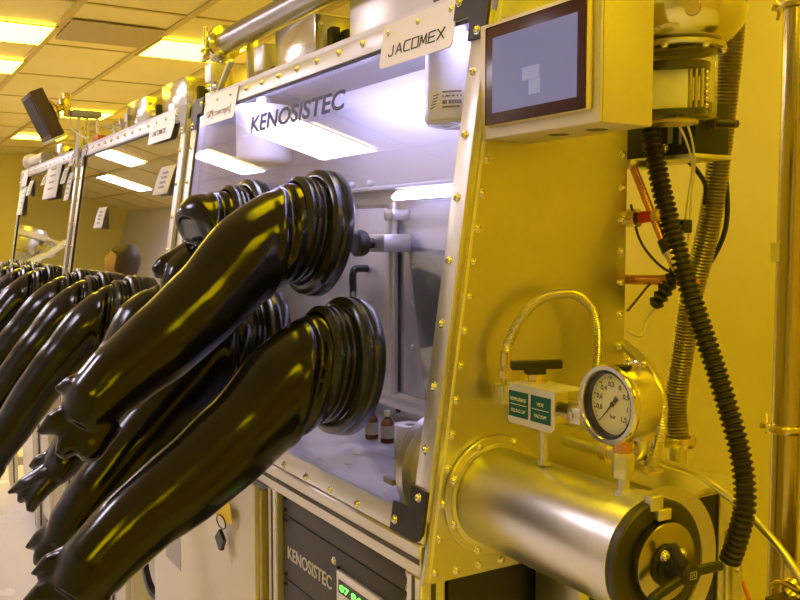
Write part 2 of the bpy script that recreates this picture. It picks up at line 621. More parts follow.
# back-wall fittings of the nearest box: ledge, hinged door with handle and clamp
fit = obj('inner_ledge', M().box((-1.36, .345, 1.530), (-.02, .385, 1.540), .002).box((-1.36, .378, 1.500), (-.02, .385, 1.530)), INNER, G1)
for x in (-.885, -.795):
    obj('stud', M().sphere((x, .352, 1.549), .0085, 12), WHITE, fit)
idr = obj('inner_door', M().box((-.98, .366, 1.06), (-.72, .383, 1.49), .004), INNER, G1)
pts = spline([(-.835, .366, 1.345), (-.835, .335, 1.345), (-.835, .326, 1.332), (-.835, .326, 1.30), (-.835, .326, 1.20), (-.835, .335, 1.188), (-.835, .366, 1.188)], 6)
obj('door_handle', M().tube(pts, .009, 12), RING, idr)
post = obj('hinge_post', M().cyl((-.690, .352, 1.06), (-.690, .352, 1.50), .012, n=16).box((-.710, .34, 1.46), (-.670, .385, 1.485), .003), STRIP, G1)
obj('clamp_block', M().box((-.712, .30, 1.388), (-.640, .372, 1.428), .004), STRIP, post)
obj('clamp_knob', M().lathe((-.690, .300, 1.408), (0, -1, 0), [(.012, -.005), (.012, .012), (.026, .02), (.030, .03), (.030, .044), (.024, .05), (.0001, .05)], 20), BLACK, post)
obj('corner_post', M().box((-.716, .375, 1.01), (-.710, .385, 1.40)), DARKSLOT, G1)
sh = M()
sh.prism([(-.655, .372, 1.400), (-.30, .372, 1.385), (-.28, .372, 1.14), (-.575, .372, 1.03)], (0, .004, 0))
obj('frosted_cover', sh, PLEX, G1)
obj('cable_tray', M().box((-1.35, .345, 1.030), (-.02, .384, 1.045), .002).box((-1.35, .372, 1.0455), (-.02, .384, 1.06)), STRIP, G1)
for z in (1.17, 1.27, 1.36):
    bolt(G1, (-.655, .384, z), (0, -1, 0), 'cap', 'stud')

# lamps inside the nearest box
lp = thing('box_lamp', (-.45, .35, 1.515), 'bright cool-white light bar under the ledge inside the nearest glove box', 'lamp')
obj('lamp_housing', M().box((-.68, .352, 1.505), (-.06, .378, 1.5295), .003), STRIP, lp)
obj('diffuser', M().prism([(-.67, .351, 1.512), (-.67, .351, 1.525), (-.67, .336, 1.512), (-.67, .343, 1.504)], (.60, 0, 0)), LAMPV2, lp)
lp = thing('box_lamp', (-.7, .15, 1.78), 'long cool-white tube lamp along the top inside the nearest glove box', 'lamp')
obj('lamp_housing', M().box((-1.33, .135, 1.779), (-.06, .185, 1.7895), .003), STRIP, lp)
obj('diffuser', M().lathe((-1.31, .160, 1.772), (1, 0, 0), [(.005, 0), (.005, 1.23)], 12), LAMPV, lp)


# filter canisters hanging from the box ceiling
def canister(x, y, zt, zb, r, label, big_label):
    t = thing('filter_canister', (x, y, zb), label, 'filter')
    body = M().lathe((x, y, zb), ZP, [(r * .86, .0), (r * .98, .0), (r, .006), (r, .012), (r * .985, .016), (r * .985, zt - zb - .004), (r * .93, zt - zb)], 48)
    obj('canister_body', body, WHITE, t)
    rim = M()
    rim.tube([(x + r * .88 * math.cos(a * PI / 24), y + r * .88 * math.sin(a * PI / 24), zb - .002) for a in range(48)], .004, 8, closed=True)
    for a in (0, 60, 120):
        c, s = math.cos(math.radians(a)), math.sin(math.radians(a))
        rim.obox((x, y, zb - .002), (c * r * .86, s * r * .86, 0), (-s * .003, c * .003, 0), (0, 0, .0025))
    obj('bottom_grid', rim, WHITE, t)
    obj('hanger', M().cyl((x, y, zt - .002), (x, y, 1.789), .02, n=16), STRIP, t)
    if big_label:
        lb, k = M(), 10
        rr = r + .0006
        ps = []
        for i in range(k + 1):
            a = math.radians(262 + 80 * i / k)
            ps.append((x + rr * math.cos(a), y + rr * math.sin(a)))
        for (ax, ay), (bx, by) in zip(ps, ps[1:]):
            v = [lb.bm.verts.new(q) for q in ((ax, ay, zb + .014), (bx, by, zb + .014), (bx, by, zb + .050), (ax, ay, zb + .050))]
            lb.face(v)
        lab = obj('printed_label', lb, PAPER, t)
        d = M()
        rr = r + .0012
        for row, (zz, h) in enumerate(((.044, .003), (.037, .003), (.027, .006), (.019, .003))):
            for i in range(12):
                if random.random() < .8:
                    a = math.radians(296 + 2.4 * i)
                    d.obox((x + rr * math.cos(a), y + rr * math.sin(a), zb + zz), (-math.sin(a) * .0010, math.cos(a) * .0010, 0), (math.cos(a) * .0003, math.sin(a) * .0003, 0), (0, 0, h / 2))
        for i in range(5):
            a = math.radians(276 + 2 * i)
            d.obox((x + rr * math.cos(a), y + rr * math.sin(a), zb + .020 + .005 * i), (-math.sin(a) * .006, math.cos(a) * .006, .001), (math.cos(a) * .0003, math.sin(a) * .0003, 0), (0, 0, .0007))
        obj('label_print', d, PRINT, lab)
    else:
        d = M()
        rr = r + .0006
        for zz in (.022, .028, .032):
            a = math.radians(232)
            d.obox((x + rr * math.cos(a), y + rr * math.sin(a), zb + zz), (-math.sin(a) * .012, math.cos(a) * .012, 0), (math.cos(a) * .0003, math.sin(a) * .0003, 0), (0, 0, .0010))
        obj('label_print', d, FADED, t)
    return t


canister(-1.16, .235, 1.765, 1.62, .074, 'white filter canister hanging by the smaller name plate, overlapped by the glare', False)
canister(-.218, .215, 1.762, 1.62, .066, 'white filter canister with barcode label hanging beside the frame strip next to the touch screen', True)

# small things on the box floor
t = thing('paper_roll', (-.372, .205, 1.0), 'white paper roll standing on the lit glove box floor', 'paper roll')
obj('roll', M().lathe((-.372, .205, 1.0), ZP, [(.031, 0), (.032, .002), (.032, .060), (.031, .062), (.010, .062), (.009, .02)], 40), PAPER, t)
obj('roll_core', M().lathe((-.372, .205, 1.0), ZP, [(.0085, .0), (.0085, .0605), (.007, .0605), (.007, .03)], 20), GREYM, t)
for (x, y, lab) in ((-.545, .215, 'small white bottle with red base, nearer the black glove ring'), (-.497, .225, 'small white bottle with amber base, next to the paper roll')):
    t = thing('bottle', (x, y, 1.0), lab, 'bottle', 'sample bottles in the box')
    obj('bottle_body', M().lathe((x, y, 1.0), ZP, [(.013, 0), (.014, .002), (.014, .040), (.010, .047), (.006, .050), (.006, .056)], 20), AMBER, t)
    obj('bottle_label', M().lathe((x, y, 1.0), ZP, [(.0143, .010), (.0143, .036)], 20, cap=False), BOTTLEW, t)
    obj('bottle_cap', M().lathe((x, y, 1.0), ZP, [(.0075, .054), (.0075, .064), (.006, .066)], 16), STRIP, t)

# ================================================================== base frames
def base_frame(x0, x1, label, near):
    t = thing('base_frame', ((x0 + x1) / 2, .2, 0), label, 'frame')

    def prof(name, lo, hi, axis):
        lo, hi = V(lo), V(hi)
        p = obj(name, M().box(lo, hi, .003, 1), ALU, t)
        return p
    s = M()
    prof('front_rail', (x0 + .01, -.002, .917), (x1 - .012, .043, .967), 0)
    gr = M().box((x0 + .012, -.0032, .9375), (x1 - .013, -.0018, .9455))
    obj('rail_slot', gr, DARKSLOT, t)
    prof('back_rail', (x0 + .01, .345, .917), (x1 - .012, .384, .967), 0)
    xs = [x1 - .012, -.552, x0 + .055] if near else [x1 - .62, x0 + .055]
    for i, x in enumerate(xs):
        for y0 in ((0.0, .345) if i != 1 or not near else (0.0,)):
            p = prof('leg', (x - .042, y0, .0), (x, y0 + .045, .9165), 2)
            sl = M().box((x - .0245, y0 - .0012, .02), (x - .0175, y0 + .0005, .915))
            sl.box((x - .0005, y0 + .018, .02), (x + .0012, y0 + .026, .915))
            obj('leg_slot', sl, DARKSLOT, p)
    for xe in (x0 + .01, x1 - .055):
        prof('side_rail', (xe, .0455, .917), (xe + .043, .3445, .967), 1)
        prof('side_rail', (xe, .0455, .12), (xe + .043, .3445, .165), 1)
    if near:
        obj('base_dark_sheet', M().box((-.016, .047, .166), (-.008, .343, .9165)), BLACK, t)  # black sheet put in for the shade inside the base
    return t


base_frame(-1.385, 0, 'slotted aluminium base frame carrying the nearest glove box', True)
base_frame(-2.83, -1.425, 'slotted aluminium base frame carrying the middle glove box', False)
base_frame(-4.45, -2.885, 'slotted aluminium base frame carrying the farthest glove box', False)
for (xa, xb, lab) in ((-2.50, -1.9, 'cream cabinet under the middle glove box, seen between black gloves'), (-4.1, -3.3, 'pale cabinet under the farthest glove box')):
    t = thing('storage_cabinet', ((xa + xb) / 2, .2, 0.03), lab, 'cabinet')
    obj('cabinet_body', M().box((xa, .05, .05), (xb, .34, .90), .004), CREAM, t)
    obj('cabinet_door', M().box((xa + .01, .03, .08), (xb - .01, .0495, .88), .004), CREAM, t)
    obj('plinth', M().box((xa + .02, .06, .0), (xb - .02, .33, .05)), BLACK, t)

# cream cabinet with key
t = thing('storage_cabinet', (-.99, .2, 0), 'cream cabinet with a key in its door, under the nearest glove box', 'cabinet')
obj('cabinet_body', M().box((-1.325, .015, .05), (-.60, .34, .905), .004), CREAM, t)
d = obj('cabinet_door', M().box((-1.375, -.018, .08), (-.622, -.004, .913), .004), CREAM, t)
obj('cabinet_door_edge', M().box((-.620, -.010, .08), (-.603, .012, .905), .002), mat('olive_edge', (.42, .34, .10), .5), t)
ls = obj('label_strip', M().box((-1.254, -.0195, .572), (-1.128, -.0182, .720)), FADED, d)
lk = obj('lock', M().cyl((-.772, -.0185, .825), (-.772, -.028, .825), .012), POLISH, d)
obj('plinth', M().box((-1.31, .03, 0), (-.62, .33, .05)), BLACK, t)
t = thing('key_ring', (-.772, -.03, .74), 'black key fob on a wire ring hanging under a yellow tag', 'keys')
KX = -.772
ring = [(KX + .028 * math.cos(a * PI / 12), -.036, .800 + .014 * math.sin(a * PI / 12)) for a in range(24)]
obj('wire_ring', M().tube(ring, .0014, 8, closed=True), SATIN, t)
obj('fob', M().prism([(KX + a, -.042, z) for a, z in ((0, .784), (.028, .766), (.016, .750), (.012, .740), (-.004, .738), (-.010, .746), (-.026, .760))], (0, .008, 0)), BLACK, t)
obj('yellow_tag', M().prism([(KX + a, -.034, z) for a, z in ((-.055, .838), (.05, .853), (.062, .813), (.035, .804), (-.045, .806))], (0, .002, 0)), YELLOWTAG, t)

# rack
RX0, RX1 = -.548, -.056
t = thing('electronics_rack', ((RX0 + RX1) / 2, .1, .50), 'dark grey electronics rack with green digits, under the nearest glove box', 'electronics rack')
obj('rack_case', M().box((RX0 + .006, .030, .52), (RX1 - .006, .33, .912)), BLACK, t)
zs = [.915, .871, .742, .66, .60, .53]
for k, (za, zb_) in enumerate(zip(zs, zs[1:])):
    pnl = obj('rack_panel', M().box((RX0, .014, zb_ + .0012), (RX1, .0295, za - .0012), .0012), RACKBLK, t)
    for x in (RX0 + .012, RX1 - .012):
        for z in ((za - .010, zb_ + .010) if k < 4 else (za - .012,)):
            bolt(pnl, (x, .014, z), (0, -1, 0), 'small' if x > -.3 else 'dark', 'screw')
    if k == 1:
        text('rack_lettering', 'KENOSISTEC', SILVERINK, pnl, (-.527, .0135, .787), XP, ZP, .036, fit=.192, bold=.0004)
        bolt(pnl, (-.322, .014, .845), (0, -1, 0), 'small', 'screw')
ins = obj('instrument', M().box((-.300, .006, .750), (-.072, .0138, .838), .002), PLATE, t)
obj('instrument_window', M().box((-.289, .0045, .801), (-.085, .006, .824)), LCD, ins)
text('digits', '07 8404', LED, ins, (-.284, .0044, .8060), XP, ZP, .016, fit=.112, bold=.0004)
k = M()
for i in range(6):
    k.cyl((-.270 + .034 * i, .0062, .782), (-.270 + .034 * i, .003, .782), .005, n=12)
obj('instrument_buttons', k, BLACK, ins)
obj('instrument_edge', M().box((-.306, .008, .750), (-.301, .0138, .841)), BLACK, ins)

t = thing('ventilation_duct', (-1.685, .08, .41), 'round port with black rim and ribbed white liner beside the cream cabinet', 'duct')
obj('duct_rim', M().lathe((-1.685, .10, .41), (0, -1, 0), [(.130, 0), (.138, .01), (.138, .035), (.128, .045), (.118, .045), (.116, .01)], 40, closed=True), GREYM, t)
obj('duct_seal', M().lathe((-1.685, .10, .41), (0, -1, 0), [(.117, .0), (.117, .042), (.104, .042), (.104, .0)], 40, closed=True), BLACK, t)
mm = M()
prof = [(.0001, .005)]
for i in range(9):
    prof += [(.012 + i * .0115, .008 + .02 * (i % 2))]
mm.lathe((-1.685, .10, .41), (0, -1, 0), prof, 40)
obj('duct_liner', mm, WHITE, t)

# ================================================================== gloves
def tube_blob(mm, pts, rad, n=18, sub=8):
    """closed tapered tube along a smooth path; rad per control point"""
    P = spline(pts, sub)
    rs = []
    for i in range(len(pts) - 1):
        for k in range(sub):
            a, b = rad[i], rad[i + 1]
            f = k / sub
            f = f * f * (3 - 2 * f)
            ra = a if isinstance(a, tuple) else (a, a)
            rb = b if isinstance(b, tuple) else (b, b)
            rs.append((ra[0] + (rb[0] - ra[0]) * f, ra[1] + (rb[1] - ra[1]) * f))
    last = rad[-1]
    rs.append(last if isinstance(last, tuple) else (last, last))
    mm.tube(P, rs, n, flat=(1, 0, 0))


def rubber_mesh(name, mm, org, voxel, rc, seed):
    """fuse the tubes into one rubber skin, soften, add slight wrinkles and cuff rings"""
    bmesh.ops.recalc_face_normals(mm.bm, faces=mm.bm.faces[:])
    for v in mm.bm.verts:
        v.co -= V(org)
    me = bpy.data.meshes.new(name)
    mm.bm.to_mesh(me)
    mm.bm.free()
    o = bpy.data.objects.new(name, me)
    COL.objects.link(o)
    r = o.modifiers.new('r', 'REMESH')
    r.mode = 'VOXEL'
    r.voxel_size = voxel
    s = o.modifiers.new('s', 'SMOOTH')
    s.factor = .5
    s.iterations = 7
    dg = bpy.context.evaluated_depsgraph_get()
    m2 = bpy.data.meshes.new_from_object(o.evaluated_get(dg))
    bpy.data.objects.remove(o)
    bpy.data.meshes.remove(me)
    c = V(rc) - V(org)
    sv = V((seed * 3.1, seed * 1.7, seed))
    nor = [v.normal.copy() for v in m2.vertices]
    for v, n in zip(m2.vertices, nor):
        p = v.co
        far = min(1, max(0, (p - c).length - .10) / .25)
        w = noise.noise(p * 7 + sv) * .0022 + noise.noise(p * 22 + sv) * .0004
        # a fold across the sleeve just outside the cuff, and a shorter one beyond it
        a = (p - c).dot(NW)
        side = min(1, max(0, (p.x - c.x) / .075))
        wob = noise.noise(p * 7 + sv) * .007
        w -= .0125 * side * math.exp(-((a - .104 - wob) / .0065) ** 2)
        w += .0040 * side * math.exp(-((a - .122 - wob) / .009) ** 2)
        w -= .0030 * (1 - side) * math.exp(-((a - .125 + wob) / .008) ** 2)
        v.co = p + n * w
    m2.name = name
    for p in m2.polygons:
        p.use_smooth = True
    m2.materials.clear()
    m2.materials.append(RUBBER)
    return m2


def ring_meshes(base, parent):
    a = M().lathe(base, NW, [(.100, .0015), (.112, .0015), (.117, .004), (.120, .008), (.120, .020), (.117, .023), (.117, .027), (.119, .030), (.118, .038), (.110, .044), (.104, .044), (.100, .040)], 72, closed=True)
    pr = obj('port_ring', a, RING, parent)
    prof = [(.090, .036), (.099, .040), (.099, .046)]
    h = .048
    for i in range(3):
        prof += [(.095, h), (.1005 - i * .001, h + .003), (.1005 - i * .001, h + .007), (.095, h + .010)]
        h += .011
    prof += [(.088, h + .004), (.086, .04)]
    obj('cuff_bands', M().lathe(base, NW, prof, 72, closed=True), RING, pr)
    return pr


def glove(cx, cs, spine, rad, fingers, label, group, seed, voxel=.0045):
    base = W(cx, cs, -.001)
    t = thing('glovebox_glove', base, label, 'glove', group)
    ring_meshes(base, t)
    mm = M()
    pts = [base + NW * .025, base + NW * .062] + [V(p) for p in spine]
    tube_blob(mm, pts, [.085, .088] + rad, 26)
    for fp, fr in fingers:
        tube_blob(mm, fp, fr, 12, 6)
    me = rubber_mesh('sleeve', mm, base, voxel, base, seed)
    o = link('sleeve', me, RUBBER, t)
    return t


GG = 'black gloves of the nearest glove box'
# upper near glove
glove(-.462, .520, [(-.444, -.085, 1.392), (-.422, -.178, 1.312), (-.402, -.260, 1.250), (-.388, -.330, 1.202), (-.377, -.378, 1.163), (-.373, -.405, 1.125)],
      [.081, (.070, .073), (.065, .067), (.058, .060), (.050, .055), (.034, .044)],
      [([(-.375, -.360, 1.185), (-.39, -.408, 1.186), (-.40, -.438, 1.183)], [.034, .020, .005]),
       ([(-.375, -.385, 1.150), (-.385, -.435, 1.132), (-.392, -.466, 1.116)], [.034, .022, .006]),
       ([(-.37, -.39, 1.130), (-.365, -.425, 1.098), (-.36, -.440, 1.082)], [.030, .020, .010]),
       ([(-.36, -.37, 1.130), (-.345, -.395, 1.092), (-.335, -.405, 1.078)], [.030, .022, .012])],
      'topmost black rubber glove, held straight out from the upper port of the nearest box', GG, 1)
# lower near glove
glove(-.292, .288, [(-.287, -.085, 1.174), (-.268, -.180, 1.106), (-.250, -.273, 1.046), (-.238, -.352, 1.002), (-.230, -.418, .952), (-.224, -.452, .912)],
      [.083, (.070, .073), (.064, .066), (.057, .060), (.051, .058), (.038, .050)],
      [([(-.235, -.420, .965), (-.25, -.470, .955), (-.262, -.502, .940)], [.034, .020, .005]),
       ([(-.23, -.440, .935), (-.24, -.485, .918), (-.252, -.516, .904)], [.032, .020, .007]),
       ([(-.222, -.445, .910), (-.218, -.480, .880), (-.215, -.495, .862)], [.032, .022, .010]),
       ([(-.21, -.425, .910), (-.195, -.450, .872), (-.19, -.458, .855)], [.032, .022, .012])],
      'largest black rubber glove, from the lower port beside the airlock, nearest the viewer', GG, 2)
# lower glove between the two
glove(-.670, .292, [(-.640, -.080, 1.195), (-.605, -.165, 1.128), (-.580, -.250, 1.050), (-.566, -.326, .975), (-.560, -.378, .915), (-.560, -.404, .878)],
      [.082, (.068, .070), (.058, .061), (.051, .054), (.046, .050), (.036, .042)],
      [([(-.570, -.385, .908), (-.588, -.430, .884), (-.602, -.460, .870)], [.034, .021, .006]),
       ([(-.560, -.398, .892), (-.568, -.432, .862), (-.572, -.448, .845)], [.034, .022, .009]),
       ([(-.545, -.385, .888), (-.538, -.410, .856), (-.536, -.418, .838)], [.032, .022, .012])],
      'black rubber glove hanging between the topmost and the largest one', GG, 3)
# upper far glove, folded
glove(-.825, .522, [(-.823, -.055, 1.428), (-.821, -.070, 1.422)],
      [.087, .045],
      [([(-.85, -.030, 1.375), (-.84, -.085, 1.33), (-.82, -.10, 1.25), (-.80, -.12, 1.18)], [.05, .052, .045, .03]),
       ([(-.87, -.06, 1.375), (-.875, -.115, 1.355), (-.878, -.145, 1.345)], [.04, .030, .014])],
      'black rubber glove of the far upper port, blunt dark end showing behind the topmost glove', GG, 4)
# lower far glove with limp hand
glove(-1.17, .300, [(-1.165, -.080, 1.195), (-1.150, -.150, 1.115), (-1.130, -.215, 1.030), (-1.105, -.262, .955), (-1.085, -.305, .900), (-1.075, -.335, .868)],
      [.084, (.066, .074), (.058, .064), (.048, .058), (.042, .058), (.028, .052)],
      [([(-1.08, -.330, .885), (-1.09, -.380, .862), (-1.10, -.424, .840)], [(.026, .04), (.018, .028), .006]),
       ([(-1.07, -.335, .870), (-1.055, -.370, .838), (-1.045, -.386, .806)], [(.026, .04), (.020, .030), .010]),
       ([(-1.08, -.340, .872), (-1.075, -.385, .845), (-1.075, -.405, .822)], [(.026, .04), (.018, .026), .008]),
       ([(-1.10, -.310, .915), (-1.115, -.350, .902), (-1.125, -.372, .888)], [(.022, .030), (.016, .020), .007])],
      'limp black rubber glove with empty hand dangling over the pale floor', GG, 5)

# gloves of the other boxes: built once, copied
FAR = [(-1.72, .275), (-2.10, .275), (-2.47, .275), (-3.12, .275), (-3.52, .275), (-3.90, .275), (-4.25, .275)]
FARLAB = ['black glove of the middle box, first of its row beside the nearest box', 'black glove of the middle box, second of its row',
          'black glove of the middle box, third and last of its row', 'black glove of the farthest box, first one past the window post',
          'black glove of the farthest box, second past the window post', 'black glove of the farthest box, third past the window post',
          'black glove of the farthest box, last of the row']
c0 = FAR[0]
G0 = glove(c0[0], c0[1], [(-1.72, -.095, 1.150), (-1.722, -.185, 1.060), (-1.726, -.26, .965), (-1.73, -.325, .870), (-1.735, -.375, .790), (-1.735, -.395, .745)],
           [.082, (.068, .074), (.062, .066), (.056, .060), (.048, .054), (.032, .042)],
           [([(-1.735, -.380, .79), (-1.75, -.415, .765), (-1.76, -.432, .745)], [.03, .018, .006]),
            ([(-1.735, -.385, .76), (-1.735, -.41, .715), (-1.735, -.415, .69)], [.032, .02, .009]),
            ([(-1.72, -.375, .76), (-1.71, -.395, .715), (-1.705, -.40, .695)], [.03, .02, .01])],
           FARLAB[0], 'black gloves of the middle and far boxes', 6)


def copy_tree(o, parent=None):
    c = o.copy()
    COL.objects.link(c)
    c.parent = parent
    for ch in [x for x in o.children]:
        copy_tree(ch, c)
    return c


for (x, s), lab in zip(FAR[1:], FARLAB[1:]):
    g = copy_tree(G0)
    g.location = W(x, s, -.001)
    g.rotation_euler = Matrix.Rotation(random.uniform(-.10, .10), 3, NW).to_euler()
    g['label'] = lab

# ================================================================== airlock
AY, AZ = .120, 1.030
AX = V((1, 0, 0))
t = thing('airlock', (0, AY, AZ), 'cylindrical steel airlock projecting from the end panel of the nearest glove box', 'airlock')
obj('airlock_tube', M().lathe((0, AY, AZ), AX, [(.070, .006), (.0735, .012), (.0735, .290), (.066, .290), (.066, .006)], 96, closed=True), TUBEST, t)
fl = obj('mounting_flange', M().lathe((0, AY + .002, AZ), AX, [(.0765, .0005), (.0905, .0005), (.0915, .002), (.0915, .007), (.0905, .008), (.0765, .008)], 96, closed=True), STEEL, t)
for k in range(8):
    a = math.radians(22 + 45 * k)
    bolt(fl, (.008, AY + .002 + .0845 * math.cos(a), AZ + .0845 * math.sin(a)), AX, 'cap')
obj('weld_ring', M().lathe((0, AY, AZ), AX, [(.0738, .008), (.080, .008), (.0795, .010), (.0738, .012)], 96, closed=True), STEEL, t)
obj('end_collar', M().lathe((0, AY, AZ), AX, [(.0738, .289), (.0766, .289), (.0772, .2897), (.0772, .323), (.0766, .3235), (.062, .3235), (.062, .290)], 96, closed=True), STRIP, t)
# inner door seen through the window
innr = obj('inner_flange', M().lathe((0, AY, AZ + .016), AX, [(.066, -.030), (.080, -.030), (.080, -.105), (.097, -.105), (.098, -.122), (.092, -.127), (.066, -.127)], 64, closed=True), STRIP, t)
obj('inner_door', M().lathe((0, AY, AZ + .016), AX, [(.0001, -.128), (.084, -.128), (.088, -.132), (.088, -.142), (.082, -.146), (.0001, -.146)], 64), GREYM, innr)
obj('inner_bar', M().box((-.176, .030, 1.020), (-.1465, .042, 1.030), .002), GREYM, innr)
door = obj('airlock_door', M().lathe((0, AY, AZ), AX, [(.0001, 0.3240), (.0745, 0.3240), (.0755, 0.3250), (.0755, 0.3330), (.073, 0.3360), (.052, 0.3360), (.050, 0.3345), (.0001, 0.3345)], 96), SATIN, t)
door['label'] = 'black round airlock door'
DISC = mat('door_disc_steel', (.40, .36, .28), .26, 1)
obj('door_disc', M().lathe((0, AY + .002, AZ + .002), AX, [(.0001, 0.3350), (.047, 0.3350), (.048, 0.3370), (.048, 0.3460), (.046, 0.3475), (.0001, 0.3475)], 72), DISC, door)
obj('door_clamp', M().box((0.3260, AY - .018, AZ + .064), (0.3390, AY + .003, AZ + .082), .002).box((0.3340, AY - .010, AZ + .052), (0.3430, AY + .013, AZ + .066), .002), STEEL, door)
hub = obj('handle_hub', M().lathe((0, AY, AZ), AX, [(.024, 0.3470), (.026, 0.3490), (.026, 0.3560), (.015, 0.3510), (.0125, 0.3540), (.0125, 0.3700), (.0145, 0.3720), (.0145, 0.3850), (.012, 0.3880), (.0001, 0.3880)], 36), BLACK, door)
for ang in (-5, 205, 118):
    a = math.radians(ang)
    dirv = V((0, math.cos(a), math.sin(a)))
    p = V((0.3790, AY, AZ))
    L = .066 if ang == -5 else .058
    if ang == 118:
        L = .040
    pts = [p + dirv * .006, p + dirv * .02 - AX * .002, p + dirv * (L - .012) - AX * .006, p + dirv * (L - .003) - AX * .006, p + dirv * L - AX * .006]
    obj('handle_arm', M().tube(spline(pts, 5), [.0062] * 16 + [.0060, .0055, .0045, .0030, .0006][:5], 14), BLACK, hub)
for a in (40, 130):
    a = math.radians(a)
    bolt(hub, (0.3560, AY + .02 * math.cos(a), AZ + .02 * math.sin(a)), AX, 'small', 'screw')
sq = M()
for a, b in (((-.005, -.004), (.005, -.004)), ((.005, -.004), (.005, .004)), ((.005, .004), (-.005, .004)), ((-.005, .004), (-.005, -.004)), ((-.003, -.002), (0, .002)), ((0, .002), (.003, -.002))):
    A, B = V((0.3882, AY + a[0], AZ + a[1])), V((0.3882, AY + b[0], AZ + b[1]))
    d = B - A
    sq.obox((A + B) / 2, d / 2, d.cross(AX).normalized() * .0005, AX * .0004)
obj('hub_mark', sq, FADED, hub)

# ================================================================== pressure gauge
GX, GY, GZ = .281, .085, 1.216
t = thing('pressure_gauge', (.281, .117, 1.103), 'round steel pressure gauge with dial, standing on the airlock tube', 'pressure gauge')
c = V((GX, GY, GZ))
FY = V((0, -1, 0))
S_ = 1.09
obj('gauge_case', M().lathe(c, FY, [(r_ * S_, h_) for r_, h_ in [(.0001, -.052), (.036, -.052), (.0395, -.049), (.041, -.045), (.041, -.012), (.0395, -.010), (.041, -.008), (.041, -.004), (.0376, -.004), (.0376, -.0116), (.0001, -.0116)]], 64), mat('gauge_steel', (.72, .67, .58), .30, 1), t)
obj('gauge_bezel', M().lathe(c, FY, [(r_ * S_, h_) for r_, h_ in [(.041, -.006), (.0445, -.006), (.0452, -.003), (.0452, .002), (.044, .004), (.0395, .004), (.038, .0015), (.038, -.004)]], 64, closed=True), POLISH, t)
obj('gauge_seal', M().lathe(c, FY, [(r_ * S_, h_) for r_, h_ in [(.0380, -.012), (.0380, .0012), (.0358, .0012), (.0345, -.006), (.0345, -.012)]], 64, closed=True), BLACK, t)
dial = obj('dial', M().lathe(c, FY, [(.0001, -.0112), (.0376, -.0112), (.0376, -.009), (.0001, -.009)], 64), DIAL, t)
tk = M()
vals = [('-1', 225), ('0.8', 198), ('0.6', 171), ('0.4', 144), ('0.2', 117), ('0', 90), ('0.5', 45), ('1', 0), ('1.5', -45)]
vals = [('', 225), ('0,8', 195), ('0,6', 163), ('0,4', 131), ('0,2', 98), ('0', 62), ('0,5', 28), ('1', -8), ('1,5', -42)]
yd = GY + .0085
for v, a in vals:
    r = math.radians(a)
    dv = V((math.cos(r), 0, math.sin(r)))
    tk.obox(c + dv * .0325 + V((0, .0085, 0)), dv * .0018, dv.cross(FY) * .0006, FY * .0003)
    if v:
        p = c + dv * .0245 + V((0, .0086, 0))
        text('numeral', v, PRINT, dial, p + V((0, 0, -.0030)), XP, ZP, .0088, ext=.0002, align='CENTER', bold=.0001)
for k in range(28):
    r = math.radians(225 - k * 10)
    dv = V((math.cos(r), 0, math.sin(r)))
    tk.obox(c + dv * .0335 + V((0, .0086, 0)), dv * .0010, dv.cross(FY) * .0003, FY * .0003)
obj('dial_ticks', tk, PRINT, dial)
text('numeral', 'bar', PRINT, dial, c + V((0, .0086, -.018)), XP, ZP, .0075, ext=.0002, align='CENTER')
text('numeral', 'EN 837', PRINT, dial, c + V((0, .0086, -.025)), XP, ZP, .005, ext=.0002, align='CENTER') if False else None
nd = M()
r = math.radians(228)
dv = V((math.cos(r), 0, math.sin(r)))
sd = dv.cross(FY)
nd.prism([c + V((0, .0072, 0)) + dv * .028 + sd * .0003, c + V((0, .0072, 0)) + dv * .028 - sd * .0003, c + V((0, .0072, 0)) - sd * .0012, c + V((0, .0072, 0)) - dv * .012 - sd * .0034, c + V((0, .0072, 0)) - dv * .012 + sd * .0034, c + V((0, .0072, 0)) + sd * .0012], FY * .0006)
nd.cyl(c + V((0, .008, 0)), c + V((0, .006, 0)), .003, n=16)
obj('needle', nd, PRINT, dial)
obj('gauge_glass', M().lathe(c, FY, [(r_ * S_, h_) for r_, h_ in [(.0001, -.001), (.0372, -.001), (.0372, .000), (.0001, .000)]], 48), pane_mat('gauge_glass', (.97, .97, .93), .03, .8, 5), t)
obj('case_plug', M().cyl((GX + .004, GY + .02, GZ + .0435), (GX + .004, GY + .02, GZ + .0475), .011, n=20), BLACK, t)
st = obj('gauge_stem', M().cyl((.281, .110, 1.166), (.281, .110, 1.178), .009, n=20), STEEL, t)
obj('stem_base', M().cyl((.281, .114, 1.103), (.281, .114, 1.124), .008, n=20).lathe((.281, .114, 1.1035), ZP, [(.013, -.004), (.013, .002), (.009, .003)], 20), STEEL, t)
obj('stem_nut', M().lathe((.281, .112, 1.122), ZP, [(.013, 0), (.0145, .002), (.0145, .030), (.013, .032)], 6), STEEL, t)
obj('stem_collar', M().cyl((.281, .112, 1.154), (.281, .111, 1.169), .012, n=24), COPPER, t)
wn = M()
wn.tube(spline([(GX + .018, GY + .04, GZ + .046), (GX + .008, GY + .04, GZ + .051), (GX - .004, GY + .04, GZ + .047)], 4), .0022, 8)
wn.sphere((GX + .020, GY + .04, GZ + .050), .004, 10).sphere((GX - .006, GY + .04, GZ + .051), .004, 10)
obj('wing_nut', wn, BRASS, t)

